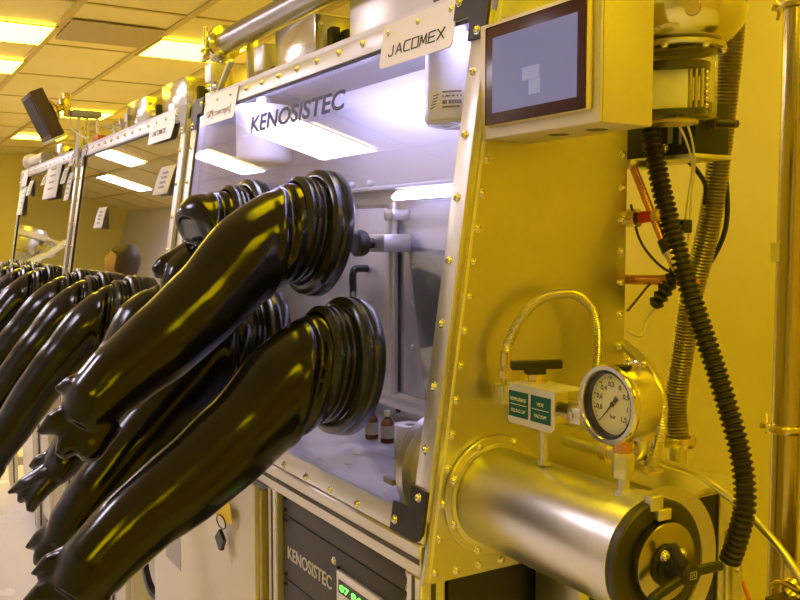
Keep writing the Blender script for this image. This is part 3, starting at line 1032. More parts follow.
# ================================================================== filling / vacuum valve on its bracket
t = thing('selector_valve', (.14, .11, 1.15), 'lever valve in a bracket with two green labels above the airlock', 'valve')
BX0, BX1, BZ0, BZ1, BYY = .093, .190, 1.163, 1.2185, .078
br = M()
br.prism([(BX0, BYY, BZ0 + .003)] + [(BX0 + .003, BYY, BZ0)] + [(BX1 - .006, BYY, BZ0), (BX1, BYY, BZ0 + .006), (BX1, BYY, BZ1), (BX0, BYY, BZ1)], (0, .002, 0))
br.prism([(BX0, BYY + .002, BZ1), (BX0, BYY + .002, BZ1 - .002), (BX0, BYY + .055, BZ1 - .002), (BX0, BYY + .055, BZ1)], (BX1 - BX0, 0, 0))
brk = obj('bracket', br, PLATE, t)
for i, (xa, xb, l1, l2) in enumerate(((BX0 + .0025, BX0 + .044, 'REMPLISSAGE', 'FILLING UP'), (BX0 + .050, BX0 + .0905, 'VIDE', 'VACUUM'))):
    lb = obj('green_label', M().box((xa, BYY - .0010, BZ0 + .010), (xb, BYY - .0001, BZ0 + .0455)), GREENLBL, brk)
    b2 = M().box((xa - .0012, BYY - .0006, BZ0 + .009), (xb + .0012, BYY - .0001, BZ0 + .010))
    text('label_lettering', l1, LBLTEXT, brk, ((xa + xb) / 2, BYY - .0011, BZ0 + .0325), XP, ZP, .0068, ext=.0002, align='CENTER', fit=.034 if i == 0 else .014)
    text('label_lettering', l2, LBLTEXT, brk, ((xa + xb) / 2, BYY - .0011, BZ0 + .0165), XP, ZP, .0068, ext=.0002, align='CENTER', fit=.030 if i == 0 else .025)
    obj('label_rule', M().box((xa + .003, BYY - .0014, BZ0 + .0272), (xb - .003, BYY - .0010, BZ0 + .0280)), LBLTEXT, brk)
obj('valve_body', M().box((.115, .092, 1.168), (.165, .126, 1.2155), .004).cyl((.100, .108, 1.190), (.205, .108, 1.190), .010, n=20), STEEL, t)
obj('inlet_block', M().box((.02, .106, 1.175), (.045, .134, 1.205), .003), STEEL, t)
sm = obj('valve_stem', M().cyl((.114, .108, 1.2185), (.114, .108, 1.2305), .010, n=6).cyl((.114, .108, 1.2185), (.114, .108, 1.2215), .018, n=24), BRASS, t)
lv = M()
c = V((.114, .108, 1.2435))
ld = V((.45, .89, .02)).normalized()
sdv = V((ld.y, -ld.x, 0)).normalized()
lv.obox(c + ld * .002, ld * .036, sdv * .009, ZP * .0062, .003)
lv.obox(c - ZP * .008, ld * .014, sdv * .011, ZP * .005, .002)
obj('lever', lv, BLACK, t)
obj('side_fitting', M().cyl((.166, .108, 1.190), (.196, .106, 1.188), .008, n=6).box((.196, .094, 1.178), (.222, .112, 1.200), .003).cyl((.205, .0935, 1.189), (.205, .0925, 1.189), .005, n=16), STRIP, t)
obj('lower_tube', M().cyl((.128, .112, 1.168), (.128, .116, 1.1045), .0058, n=16).cyl((.128, .116, 1.1042), (.128, .116, 1.109), .009, n=16), STEEL, t)
obj('mount_bracket', M().box((.0005, .15, 1.135), (.012, .235, 1.175), .002).box((.012, .215, 1.135), (.13, .222, 1.175), .002), STEEL, t)
bolt(t, (.09, .2148, 1.155), (0, -1, 0), 'cap', 'screw')
bolt(t, (.05, .2148, 1.150), (0, -1, 0), 'cap', 'screw')
obj('inlet_fitting', M().cyl((.03, .121, 1.2055), (.03, .121, 1.238), .0055, n=14).cyl((.03, .121, 1.213), (.03, .121, 1.224), .011, n=6).cyl((.0305, .121, 1.230), (.031, .121, 1.252), .0085, n=16), BRASS, t)


def braid(mm, pts, r):
    P = resample(spline(pts, 16), .0018)
    rs = [r * (1.0 + .07 * (1 if i % 2 else -1)) for i in range(len(P))]
    mm.tube(P, rs, 14)


t = M()
braid(t, [(.031, .121, 1.245), (.032, .126, 1.266), (.034, .148, 1.302), (.035, .176, 1.325), (.037, .206, 1.335), (.040, .248, 1.333), (.042, .280, 1.310), (.044, .292, 1.270), (.046, .288, 1.215), (.05, .272, 1.16), (.06, .25, 1.13)], .0075)
tag(obj('braided_hose', t, BRAID, base=(.05, .2, 1.258)), 'braided steel hose looping up over the lever valve', 'hose')
t = thing('pipe_elbow', (.19, .19, 1.10), 'small clamped pipe elbow behind the airlock, below the gauge', 'pipe fitting')
obj('elbow_tube', M().tube(spline([(.05, .225, 1.11), (.15, .222, 1.112), (.19, .222, 1.115), (.205, .222, 1.130), (.207, .222, 1.150), (.205, .24, 1.17)], 6), .010, 16), STEEL, t)
obj('elbow_clamp', M().cyl((.135, .223, 1.112), (.15, .223, 1.112), .017, n=20), BRASS, t)
obj('elbow_clamp', M().cyl((.207, .222, 1.143), (.207, .222, 1.154), .017, n=20), BRASS, t)
obj('elbow_foot', M().box((.19, .205, 1.101), (.235, .235, 1.1045)), BRASS, t)
t = M()
t.tube(spline([(.205, .20, 1.140), (.180, .25, 1.112), (.135, .335, 1.082), (.105, .45, 1.040), (.140, .5, .998), (.197, .5, .966), (.246, .5, .929), (.280, .5, .880), (.30, .5, .80)], 12), .0062, 12)
tag(obj('metal_tube', t, TUBEST, base=(.205, .20, 1.140)), 'thin metal tube curving down from behind the gauge past the black hose', 'tube')
t = M()
braid(t, [(-.012, .405, 1.240), (.061, .365, 1.228), (.15, .302, 1.213), (.194, .272, 1.188), (.204, .262, 1.158), (.196, .262, 1.125), (.184, .262, 1.097)], .0085)
tag(obj('braided_hose', t, BRAID, base=(.05, .41, 1.265)), 'braided steel hose curving round behind the gauge from the end panel', 'hose')

# ================================================================== touch screen
t = thing('touch_screen', (.125, .15, 1.567), 'grey-framed touch screen with blue-violet display on the end panel top', 'display')
HX0, HX1, HZ0, HZ1 = .0015, .246, 1.563, 1.729
obj('display_housing', M().box((HX0, .103, HZ0), (HX1, .190, HZ1), .003), mat('housing_side', (.70, .62, .45), .45, .3), t)
fp = obj('front_plate', M().box((HX0 - .008, .0985, HZ0 + .0008), (HX1 - .0005, .1025, HZ1), .001), HMI, t)
bz = M()
bz.box((.0200, .0875, 1.578), (.2345, .0984, 1.722), .006, 3)
bzo = obj('bezel_rim', bz, mat('rim_cream', (.74, .64, .46), .4, .2), t)
obj('bezel', M().box((.0232, .0862, 1.581), (.2312, .0877, 1.719), .002), BEZEL, bzo)
scr = obj('screen', M().box((.0405, .0855, 1.597), (.2165, .0861, 1.702)), SCREENM, bzo)
ic = M().box((.122, .0851, 1.612), (.146, .0854, 1.632)).box((.108, .0851, 1.6325), (.144, .0854, 1.650))
obj('screen_icon', ic, SCREENLIT, scr)
for (x, y) in ((.115, .125), (.185, .130)):
    obj('cable_gland', M().lathe((x, y + .02, HZ0 + .001), (0, 0, -1), [(.0001, 0), (.015, 0), (.015, .0012), (.0001, .0012)], 24), BLACK, t)  # dark of two underside holes put on as flat black discs

# ================================================================== behind and above the end panel
t = thing('oil_mist_filter', (.20, .30, 1.598), 'clear filter bowl under a domed steel head beside the touch screen', 'filter')
FX, FYY = .176, .305
obj('filter_head', M().lathe((FX, FYY, 0), ZP, [(.058, 1.688), (.062, 1.690), (.078, 1.699), (.092, 1.716), (.096, 1.728), (.096, 1.737), (.090, 1.740), (.090, 1.745), (.095, 1.748), (.095, 1.790), (.080, 1.81), (.0001, 1.81)], 64), POLISH, t)
hd = obj('clamp_ring', M().lathe((FX, FYY, 0), ZP, [(.0585, 1.682), (.068, 1.682), (.070, 1.685), (.068, 1.689), (.0585, 1.689)], 48, closed=True), STEEL, t)
for a in (250, 300, 350, 40):
    r = math.radians(a)
    bolt(hd, (FX + .064 * math.cos(r), FYY + .064 * math.sin(r), 1.682), (0, 0, -1), 'cap')
obj('bowl', M().lathe((FX, FYY, 0), ZP, [(.058, 1.683), (.058, 1.594), (.056, 1.588), (.050, 1.586), (.0001, 1.586), (.0001, 1.589), (.049, 1.589), (.0545, 1.594), (.0545, 1.683)], 64), CLEAR, t)
obj('head_lug', M().lathe((FX + .075, FYY - .052, 1.722), (.66, -.62, -.30), [(.0001, .004), (.010, .004), (.012, .0), (.012, -.02)], 16), BRASS, t)
el = M()
el.lathe((FX, FYY, 0), ZP, [(.0001, 1.5895), (.046, 1.5895), (.046, 1.598), (.014, 1.598), (.014, 1.652), (.048, 1.652), (.048, 1.664), (.0001, 1.664)], 40)
obj('filter_element', el, SATIN, t)
fd, fr = V((.66, -.75, 0)), V((.75, .66, 0))
fc = V((FX, FYY, 0))
pc = fc + fd * .037 - fr * .006
obj('paper_sleeve', M().obox(pc + ZP * 1.625, fr * .0245, fd * .001, ZP * .0265), PAPER, t)
co_ = M()
for k_ in range(3):
    q_ = fc + fd * .036 + fr * (.022 + .0075 * k_)
    co_.cyl(q_ + ZP * 1.599, q_ + ZP * 1.651, .0030, n=10)
for k_ in range(6):
    co_.sphere(fc + fd * .024 + fr * .043 + ZP * (1.602 + .009 * k_), .0045, 10)
obj('filter_rods', co_, POLISH, t)
obj('red_strip', M().obox(pc - fr * .0262 + ZP * 1.634, fr * .0016, fd * .001, ZP * .013), REDM, t)
obj('bottom_foot', M().cyl((FX, FYY, 1.5855), (FX, FYY, 1.581), .034, n=32), BRASS, t)
obj('hanging_bracket', M().box((-.04, .32, 1.770), (FX, .36, 1.782), .002).box((-.046, .32, 1.8065), (-.006, .36, 1.8125)).box((-.046, .32, 1.770), (-.040, .36, 1.8065)), STEEL, t) if False else obj('hanging_bracket', M().box((.0005, .29, 1.752), (FX - .05, .34, 1.764), .002).box((.0005, .29, 1.70), (.006, .34, 1.752)), STEEL, t)

t = M()
t.ribbed([(.008, .43, 1.64), (.012, .43, 1.600), (.047, .43, 1.478), (.102, .43, 1.338), (.164, .43, 1.201), (.204, .43, 1.100), (.216, .43, 1.028), (.206, .43, .972), (.192, .43, .928)], .0125, .0168, .0100, 18, True)
tag(obj('corrugated_hose', t, HOSEBLK, base=(.19, .46, .905)), 'black corrugated hose sweeping down beside the end panel', 'hose')
t = thing('vacuum_hose', (-.068, .6, 1.03), 'grey ribbed metal hose hanging behind the black hose, clamped at its foot', 'hose')
mm = M()
mm.ribbed([(.040, .6, 1.90), (.034, .6, 1.774), (.014, .6, 1.573), (-.008, .6, 1.434), (-.044, .6, 1.307), (-.055, .6, 1.233), (-.072, .6, 1.119), (-.066, .6, 1.05)], .0185, .0212, .006, 18)
obj('hose_body', mm, HOSEGRY, t)


def kf_clamp(p, ax, r, parent, side):
    p, ax, side = V(p), V(ax).normalized(), V(side).normalized()
    mm = M()
    mm.lathe(p, ax, [(r * .98, -.008), (r * 1.28, -.009), (r * 1.36, -.004), (r * 1.36, .004), (r * 1.28, .009), (r * .98, .008)], 36, closed=True)
    q = p + side * r * 1.45
    perp = ax.cross(side)
    mm.obox(q, side * r * .28, perp * r * .16, ax * .006, .001)
    mm.cyl(q - perp * r * .5, q + perp * r * .7, .0028, n=10)
    for sg in (-1, 1):
        mm.tube(spline([q - perp * r * .5, q - perp * r * .7 + ax * sg * .010, q - perp * r * .85 + ax * sg * .020 + side * .004], 4), .0042, 8)
    return obj('clamp', mm, BRASS, parent)


kf_clamp((-.066, .6, 1.043), (0, 0, 1), .024, t, (-.8, -.5, 0))
obj('hose_tail', M().cyl((-.066, .6, 1.036), (-.066, .6, .0), .017, n=20), TUBEST, t)
t = thing('steel_pipe', (-.125, 1.0, 0), 'tall vertical steel pipe with wing clamps in front of the yellow-lit wall', 'pipe')
obj('pipe_tube', M().lathe((-.125, 1.0, 0), ZP, [(.030, 0), (.030, ZC - .001)], 40), mat('pipe_steel', (.52, .44, .34), .20, 1), t)
kf_clamp((-.125, 1.0, 1.012), ZP, .031, t, (-.9, -.35, 0))
kf_clamp((-.125, 1.0, 1.905), ZP, .031, t, (-.9, -.35, 0))
obj('pipe_label', M().box((-.150, .9655, 1.37), (-.130, .9725, 1.41)), PLATE, t)
# second pipe right beside
t = M().lathe((-.062, 1.045, 0), ZP, [(.013, 0), (.013, ZC - .001)], 24)
tag(obj('thin_pipe', t, TUBEST, base=(-.062, 1.045, 0)), 'thin steel pipe running close beside the clamped vertical pipe', 'pipe')

t = thing('relay_box', (.01, .47, 1.555), 'black equipment box behind the end panel under the filter bowl', 'equipment box')
obj('box_body', M().box((-.10, .458, 1.556), (.082, .54, 1.640), .003), BLACK, t)
obj('box_base', M().box((-.10, .455, 1.548), (.084, .545, 1.5555), .001), STRIP, t)
obj('box_vent', M().box((.026, .4565, 1.575), (.036, .4575, 1.63)).box((.050, .4565, 1.572), (.055, .4575, 1.63)), GREYM, t)
bolt(t, (.020, .458, 1.568), (0, -1, 0), 'cap', 'screw')
obj('cable_socket', M().cyl((.0805, .49, 1.607), (.100, .49, 1.603), .010, n=16).cyl((.100, .49, 1.603), (.135, .492, 1.598), .006, n=14), BROWNM, t)
obj('support_arm', M().box((-.030, .3925, 1.536), (.008, .46, 1.5475), .002), STRIP, t)
for i, (pts, r, m, lab) in enumerate([
    ([(.000, .53, 1.553), (.006, .535, 1.548), (.010, .55, 1.533), (.012, .568, 1.510), (.004, .576, 1.48)], .0042, BLACK, 'black cable from the black equipment box passing behind the grey hose'),
    ([(.158, .33, 1.590), (.128, .385, 1.568), (.080, .455, 1.535), (.060, .47, 1.482), (.045, .475, 1.416), (.044, .475, 1.38)], .0018, LBLTEXT, 'thin pale wire hanging from the filter bowl, nearer the black hose'),
    ([(.176, .33, 1.590), (.135, .39, 1.568), (.076, .465, 1.54), (.058, .48, 1.482), (.048, .485, 1.392), (.048, .485, 1.36)], .0018, LBLTEXT, 'thin pale wire hanging from the filter bowl, nearer the grey hose'),
    ([(.004, .398, 1.475), (.012, .41, 1.42), (.03, .425, 1.385), (.052, .44, 1.365), (.072, .452, 1.368)], .0022, BROWNM, 'thin dark wire looping below the red and yellow coupling'),
    ([(.000, .398, 1.298), (.012, .41, 1.32), (.03, .42, 1.345), (.05, .43, 1.355)], .002, BROWNM, 'thin wire rising from the end panel edge to the copper pipe'),
    ([(.000, .398, 1.265), (.02, .41, 1.258), (.018, .425, 1.285), (.034, .428, 1.306)], .0022, LBLTEXT, 'thin pale wire running from the end panel edge to the black plug'),
    ([(-.012, .640, 1.56), (-.004, .640, 1.52), (.000, .640, 1.461), (-.010, .640, 1.416), (-.045, .645, 1.368), (-.075, .65, 1.35)], .0048, BLACK, 'black cable curving out beyond the grey hose'),
]):
    o = obj('cable', M().tube(spline(pts, 8), r, 10), m, base=pts[0])
    tag(o, lab, 'cable')
t = thing('copper_pipe', (.02, .43, 1.345), 'horizontal copper pipe from the end panel towards the black hose', 'pipe')
obj('pipe_tube', M().cyl((-.05, .405, 1.349), (.055, .43, 1.351), .0085, n=20).cyl((.055, .43, 1.351), (.11, .44, 1.350), .006, n=16), COPPER, t)
obj('pipe_nut', M().cyl((.048, .428, 1.351), (.066, .432, 1.351), .0105, n=6), COPPER, t)
t = thing('red_coupling', (.02, .405, 1.452), 'red and yellow pipe coupling at the end panel edge', 'pipe fitting')
obj('coupling_body', M().cyl((-.02, .402, 1.452), (.012, .407, 1.453), .015, n=20), BRASS, t)
obj('red_sleeve', M().cyl((.0165, .408, 1.4535), (.040, .412, 1.4555), .0095, n=16), REDM, t)
obj('yellow_sleeve', M().cyl((.0405, .412, 1.4555), (.052, .414, 1.4565), .0095, n=16), YELLOWTAG, t)
obj('black_end', M().box((.035, .458, 1.428), (.062, .48, 1.450), .002), BLACK, t)
t = M().cyl((.006, .40, 1.535), (.030, .41, 1.475), .0065, n=14).cyl((.030, .41, 1.475), (.062, .42, 1.40), .0062, n=14)
tag(obj('brown_tube', t, COPPER, base=(.03, .41, 1.475)), 'dark copper tube slanting down behind the red coupling', 'tube')
t = thing('cable_gland', (.075, .425, 1.38), 'metal cable gland with black collar beside the black hose', 'cable gland')
obj('gland_body', M().cyl((.066, .423, 1.398), (.085, .43, 1.366), .0125, n=20), BRASS, t)
obj('gland_collar', M().cyl((.057, .42, 1.418), (.066, .423, 1.398), .012, n=16), BLACK, t)
t = M()
t.tube(resample(spline([(.034, .425, 1.308), (.042, .427, 1.320), (.055, .43, 1.338), (.064, .431, 1.352), (.073, .432, 1.366)], 8), .004), [(.0085 + .0025 * (i % 3)) for i in range(len(resample(spline([(.034, .425, 1.308), (.042, .427, 1.320), (.055, .43, 1.338), (.064, .431, 1.352), (.073, .432, 1.366)], 8), .004)))], 14)
tag(obj('cable_plug', t, BLACK, base=(.034, .425, 1.308)), 'black ribbed cable plug hanging between the copper pipe and the black hose', 'plug')

# cabinet behind the airlock door
t = thing('pump_cabinet', (.03, .40, 0), 'tan pump cabinet with round fan guard behind the airlock door', 'cabinet')
CXF = .115
obj('cabinet_body', M().box((-.30, .40, .05), (CXF - .006, .565, 1.014), .003).box((.0085, .20, .60), (CXF - .006, .3995, 1.006), .002), STEEL, t)
# front frame: square opening with an inscribed ring, dark behind the corners
yc, zc, hw = .365, .905, .135
fr = M()
fr.box((CXF - .005, yc + hw, .60), (CXF, .560, 1.012), .002)
fr.box((CXF - .005, .20, zc + hw * .72), (CXF, yc + hw - .0005, 1.005), .002)
fr.lathe((CXF - .005, yc, zc), XP, [(.128, 0), (.128, .004), (.096, .004), (.096, 0)], 64, closed=True)
obj('fan_guard', fr, mat('guard_paint', (.62, .55, .44), .45, .3), t)
obj('fan_opening', M().box((CXF - .0058, .22, .62), (CXF - .0050, yc + hw - .001, zc + hw * .72 - .001)), BLACK, t)
obj('cabinet_hinge', M().box((CXF + .0005, .512, .80), (CXF + .006, .528, .94), .002), STEEL, t)
obj('plinth', M().box((-.28, .41, 0), (CXF - .02, .56, .05)), BLACK, t)
for z in (.95, .87):
    bolt(t, (CXF, .545, z), XP, 'small', 'screw')

# bench corner at the lower edge
t = thing('side_table', (.42, .95, 0), 'dark bench corner low beside the vertical pipe', 'table')
obj('table_top', M().box((-.02, .80, .690), (.62, 1.25, .720), .004), BROWNM, t)
for x, y in ((.04, .84), (.58, .84), (.04, 1.21), (.58, 1.21)):
    obj('leg', M().box((x - .02, y - .02, 0), (x + .02, y + .02, .6895)), ALU, t)
t = thing('wing_clamp', (-.01, .82, .721), 'loose brass wing clamp lying on the dark bench corner', 'clamp')
obj('clamp_band', M().lathe((.012, .845, .736), (0, .5, .25), [(.018, -.006), (.024, -.006), (.024, .006), (.018, .006)], 24, closed=True), BRASS, t)
obj('wing', M().tube(spline([(-.030, .83, .73), (-.012, .832, .745), (.008, .834, .745), (.03, .838, .74)], 4), .005, 8), BRASS, t)
tag(obj('orange_rod', M().cyl((-.058, .82, .670), (-.086, .82, .724), .004, n=10), ORANGE, base=(-.058, .82, .670)), 'short orange rod sticking up beside the clamp near the foot of the vertical pipe', 'rod')

# ================================================================== on top of the boxes
t = thing('exhaust_tube', (-1.2, .18, 1.93), 'long grey steel tube running along above the nearest glove box', 'tube')
ty, tz = .20, 1.962
obj('tube_body', M().lathe((-1.34, ty, tz), XP, [(.0325, 0), (.0325, 1.22)], 40), mat('tube_steel', (.42, .40, .42), .28, 1), t)
cl = obj('end_clamp', M().lathe((-1.375, ty, tz), XP, [(.028, 0), (.046, 0), (.049, .006), (.049, .022), (.046, .028), (.034, .032), (.034, .05)], 32), POLISH, t)
obj('clamp_screw', M().cyl((-1.36, ty - .052, tz - .03), (-1.36, ty - .052, tz + .04), .006, n=12).box((-1.375, ty - .064, tz - .055), (-1.345, ty - .046, tz - .02), .003), POLISH, cl)
obj('tube_elbow', M().tube(spline([(-1.375, ty, tz), (-1.41, ty, tz), (-1.43, ty + .01, tz - .02), (-1.43, ty + .02, tz - .06), (-1.43, ty + .02, 1.8065)], 6), .028, 20), POLISH, t)
for x in (-1.22, -.3):
    obj('tube_bracket', M().box((x - .02, ty + .02, 1.8075), (x - .01, ty + .05, tz), .002), STEEL, t)


def block_valve(x, y, z, s, label, handle):
    t = thing('pneumatic_valve', (x, y, 1.801), label, 'valve')
    obj('actuator', M().box((x - s, y - s * .8, z - s), (x + s, y + s * .8, z + s), s * .18, 3), STRIP, t)
    obj('valve_neck', M().cyl((x, y, 1.8185), (x, y, z - s), s * .5, n=20).cyl((x - s * 1.3, y, 1.835), (x + s * 1.3, y, 1.835), s * .42, n=16), POLISH, t)
    obj('valve_foot', M().box((x - s * .9, y - s * .8, 1.8005), (x + s * .9, y + s * .8, 1.8185), .002), STEEL, t)
    if handle:
        obj('valve_handle', M().obox((x + .13, y - .02, 1.842), (.075, -.01, .028), (.0, .008, .002), (-.002, 0, .004), .002), WHITE, t)
    return t


block_valve(-1.335, .165, 1.872, .027, 'block valve with white lever at the far corner of the nearest box top', True)
block_valve(-1.08, .215, 1.872, .034, 'block valve under the grey tube, next to the mirror-bright lamp housing', False)
t = thing('pipe_clutter', (-1.2, .24, 1.801), 'small brass pipe manifold between the two block valves', 'pipe fitting')
mm = M().cyl((-1.29, .25, 1.835), (-1.11, .25, 1.835), .014, n=16).cyl((-1.20, .25, 1.8025), (-1.20, .25, 1.92), .010, n=14).cyl((-1.24, .25, 1.87), (-1.15, .25, 1.885), .009, n=12)
obj('manifold', mm, BRASS, t)
obj('manifold_base', M().box((-1.30, .22, 1.8005), (-1.10, .28, 1.812), .002), SATIN, t)


def lamp_housing(x0, x1, y, z1, label):
    t = thing('lamp_housing', ((x0 + x1) / 2, y + .05, 1.801), label, 'equipment box', 'boxes on the glove box tops')
    obj('housing_body', M().box((x0, y, 1.8005), (x1, y + .13, z1), .0025), POLISH, t)
    r = M().box((x1 + .0005, y + .035, 1.822), (x1 + .018, y + .055, z1 - .03), .002)
    r.box((x1 + .0005, y + .062, 1.815), (x1 + .03, y + .118, z1 - .034), .006)
    obj('connector', r, BLACK, t)
    for z in (1.83, z1 - .025):
        bolt(t, (x1, y + .015, z), XP, 'small', 'screw')
    obj('edge_trim', M().box((x1 - .002, y - .001, z1 - .004), (x1 + .0015, y + .131, z1 + .0005)), STRIP, t)
    return t


lamp_housing(-1.00, -.775, .20, 1.925, 'mirror-bright box with black connectors under the grey tube')
lamp_housing(-1.96, -1.70, .20, 1.925, 'bright box with dark connector on the near end of the middle glove box')
lamp_housing(-2.42, -2.16, .20, 1.925, 'smaller-looking bright box further along the middle glove box top')
lamp_housing(-3.95, -3.72, .20, 1.90, 'bright box on the farthest glove box below the tilted display')
t = thing('control_box', (-.45, .25, 1.801), 'tall brushed steel cabinet on top of the nearest glove box, cut by the frame', 'equipment box')
obj('cabinet_body', M().box((-.68, .237, 1.8005), (-.347, .385, 2.10), .003), STEEL, t)
obj('cabinet_flange', M().box((-.346, .237, 1.8005), (-.332, .262, 2.10), .002), PLATE, t)
obj('wiring_block', M().box((-.3460, .275, 1.81), (-.300, .37, 1.98), .008), BLACK, t)
t = thing('black_module', (-.10, .2, 1.801), 'black module with faint lettering behind the touch screen', 'equipment box')
mb = obj('module_body', M().box((-.215, .150, 1.8005), (-.060, .205, 1.90), .004), BLACK, t)
text('module_lettering', 'JACOMEX', FADED, mb, (-.098, .1492, 1.838), (.25, 0, -1), (1, 0, .25), .013, ext=.0003)
t = thing('lamp_bracket', (.0, .27, 1.806), 'bright bracket plate with dark oval cut-out above the end panel', 'bracket')
obj('bracket_plate', M().box((-.05, .215, 1.807), (.10, .221, 1.95), .002).box((-.05, .2215, 1.807), (-.008, .33, 1.813), .001), PLATE, t)
obj('oval_cutout', M().lathe((.045, .2149, 1.850), (0, -1, 0), [(.0001, 0), (.017, 0), (.017, .0012), (.0001, .0012)], 24), BROWNM, t)

# tilted display on the farthest box
t = thing('tilted_display', (-3.0, .11, 1.80), 'dark display tilted down on an arm above the far glove boxes', 'display')
a = V((0, .085, -.186)).normalized()           # along its height, downwards
b = V((0, .186, .085)).normalized()
c = V((-3.22, .030, 1.963))
obj('display_case', M().obox(c, (.12, 0, 0), a * .106, b * .030, .004), BROWNM, t)
obj('display_screen', M().obox(c - b * .0315, (.105, 0, 0), a * .088, b * .001), mat('matt_screen', (.03, .02, .016), .6), t)
obj('display_base', M().obox(c + a * .112, (.12, 0, 0), a * .005, b * .030, .002), STRIP, t)
back = c + b * .031
obj('display_mount', M().lathe(back + V((.08, 0, 0)), b, [(.05, 0), (.05, .008), (.03, .022), (.014, .026), (.014, .06)], 24), BRASS, t)
obj('swivel_arm', M().box((-3.155, .105, 1.955), (-3.125, .135, 2.06), .004).tube(spline([(-3.14, .09, 2.02), (-3.14, .11, 2.02), (-3.14, .12, 2.0)], 4), .014, 12), BRASS, t)
obj('support_bar', M().box((-3.16, .135, 1.955), (-3.09, .26, 1.985), .006), GREYM, t)
for i, y in enumerate((.165, .20, .245)):
    obj('support_rod', M().cyl((-3.12, y, 1.88), (-3.12, y, 1.956), .0075, n=14).cyl((-3.12, y, 1.812), (-3.12, y, 1.88), .019, n=20), STRIP if i != 1 else POLISH, t)
obj('arm_foot', M().box((-3.18, .14, 1.8005), (-3.06, .27, 1.812), .002), SATIN, t)
t = thing('pipe_manifold', (-2.7, .2, 1.801), 'cluster of pipe fittings with an orange cap beside the display arm', 'pipe fitting')
obj('fitting_base', M().box((-2.80, .19, 1.8005), (-2.50, .28, 1.815), .002).cyl((-2.78, .235, 1.835), (-2.50, .235, 1.835), .018, n=18), STRIP, t)
obj('orange_cap', M().box((-2.80, .15, 1.8155), (-2.70, .188, 1.838), .006), ORANGE, t)
for i, x in enumerate((-2.74, -2.62, -2.54)):
    obj('tee', M().cyl((x, .235, 1.85), (x, .235, 1.885 + .012 * i), .014, n=16).lathe((x, .235, 1.86 + .006 * i), ZP, [(.022, 0), (.022, .010)], 18).cyl((x, .20, 1.875), (x, .27, 1.875), .009, n=12), POLISH if i % 2 else STRIP, t)
tag(obj('cable', M().tube(spline([(-3.12, .13, 1.95), (-3.05, .12, 1.90), (-2.95, .13, 1.86), (-2.83, .145, 1.83)], 6), .004, 8), LBLTEXT, base=(-3.12, .13, 1.95)), 'thin pale cable sloping down from the display arm', 'cable')
t = thing('capped_pipe', (-4.35, .2, 1.801), 'cream capped pipe lying on the far end of the farthest glove box', 'pipe')
obj('pipe_tube', M().cyl((-4.42, .17, 1.85), (-3.98, .17, 1.85), .026, n=20), CREAM, t)
obj('pipe_cap', M().lathe((-4.43, .17, 1.85), XP, [(.0001, -.03), (.04, -.03), (.048, -.015), (.048, .02), (.035, .03), (.027, .04)], 24), CREAM, t)
obj('pipe_stand', M().box((-4.40, .15, 1.8005), (-4.36, .19, 1.83), .002).box((-4.06, .15, 1.8005), (-4.02, .19, 1.83), .002), STEEL, t)

# sheets in the far windows
def sheet(x0, s0, x1, s1, skew, label, n=.0015, grey=False):
    mm = M()
    k = 6
    rows = []
    for i in range(k + 1):
        f = i / k
        bulge = .006 * math.sin(f * PI) + (.012 * (1 - f) ** 3)
        rows.append([W(x0 + skew * f, s0 + (s1 - s0) * f, n + bulge), W(x1 + skew * f, s0 + (s1 - s0) * f, n + bulge)])
    for a_, b_ in zip(rows, rows[1:]):
        v = [mm.bm.verts.new(q) for q in (a_[0], a_[1], b_[1], b_[0])]
        mm.face(v)
    bmesh.ops.remove_doubles(mm.bm, verts=mm.bm.verts[:], dist=1e-5)
    t = thing('paper_sheet', W((x0 + x1) / 2, (s0 + s1) / 2, n), label, 'paper', 'papers on the far windows')
    p = obj('sheet', mm, PAPER, t)
    sol = p.modifiers.new('t', 'SOLIDIFY')
    sol.thickness = .0006
    d = M()
    for i in range(4):
        f = .25 + .17 * i
        bulge = .006 * math.sin(f * PI) + (.012 * (1 - f) ** 3) + .0012
        xx = (x0 + x1) / 2 + skew * f
        d.obox(W(xx, s0 + (s1 - s0) * f, n + bulge), ((x1 - x0) * .18, 0, 0), UP * .004, NW * .0003)
    obj('printed_lines', d, FADED, p)
    return t


sheet(-3.62, .70, -3.26, .885, .02, 'largest white sheet taped in the farthest window')
sheet(-3.72, .775, -3.60, .83, .03, 'white paper scrap tucked behind the largest sheet', .0008)
sheet(-3.20, .755, -3.09, .83, .02, 'small torn white sheet between the largest sheet and the window post')
sheet(-3.07, .675, -2.965, .80, .01, 'white sheet low beside the window post of the farthest box')
sheet(-3.06, .825, -2.95, .90, .02, 'white sheet high beside the window post of the farthest box')
sheet(-4.40, .64, -4.22, .80, .02, 'white paper strip at the far edge of the farthest window')
sheet(-4.15, .74, -4.02, .82, .02, 'short white paper scrap near the far edge of the farthest window')
sheet(-2.41, .548, -2.275, .628, .0, 'narrow white label in the middle of the middle window', .0008)
sheet(-1.66, .642, -1.505, .728, .02, 'pale sheet hanging by the post of the middle window')

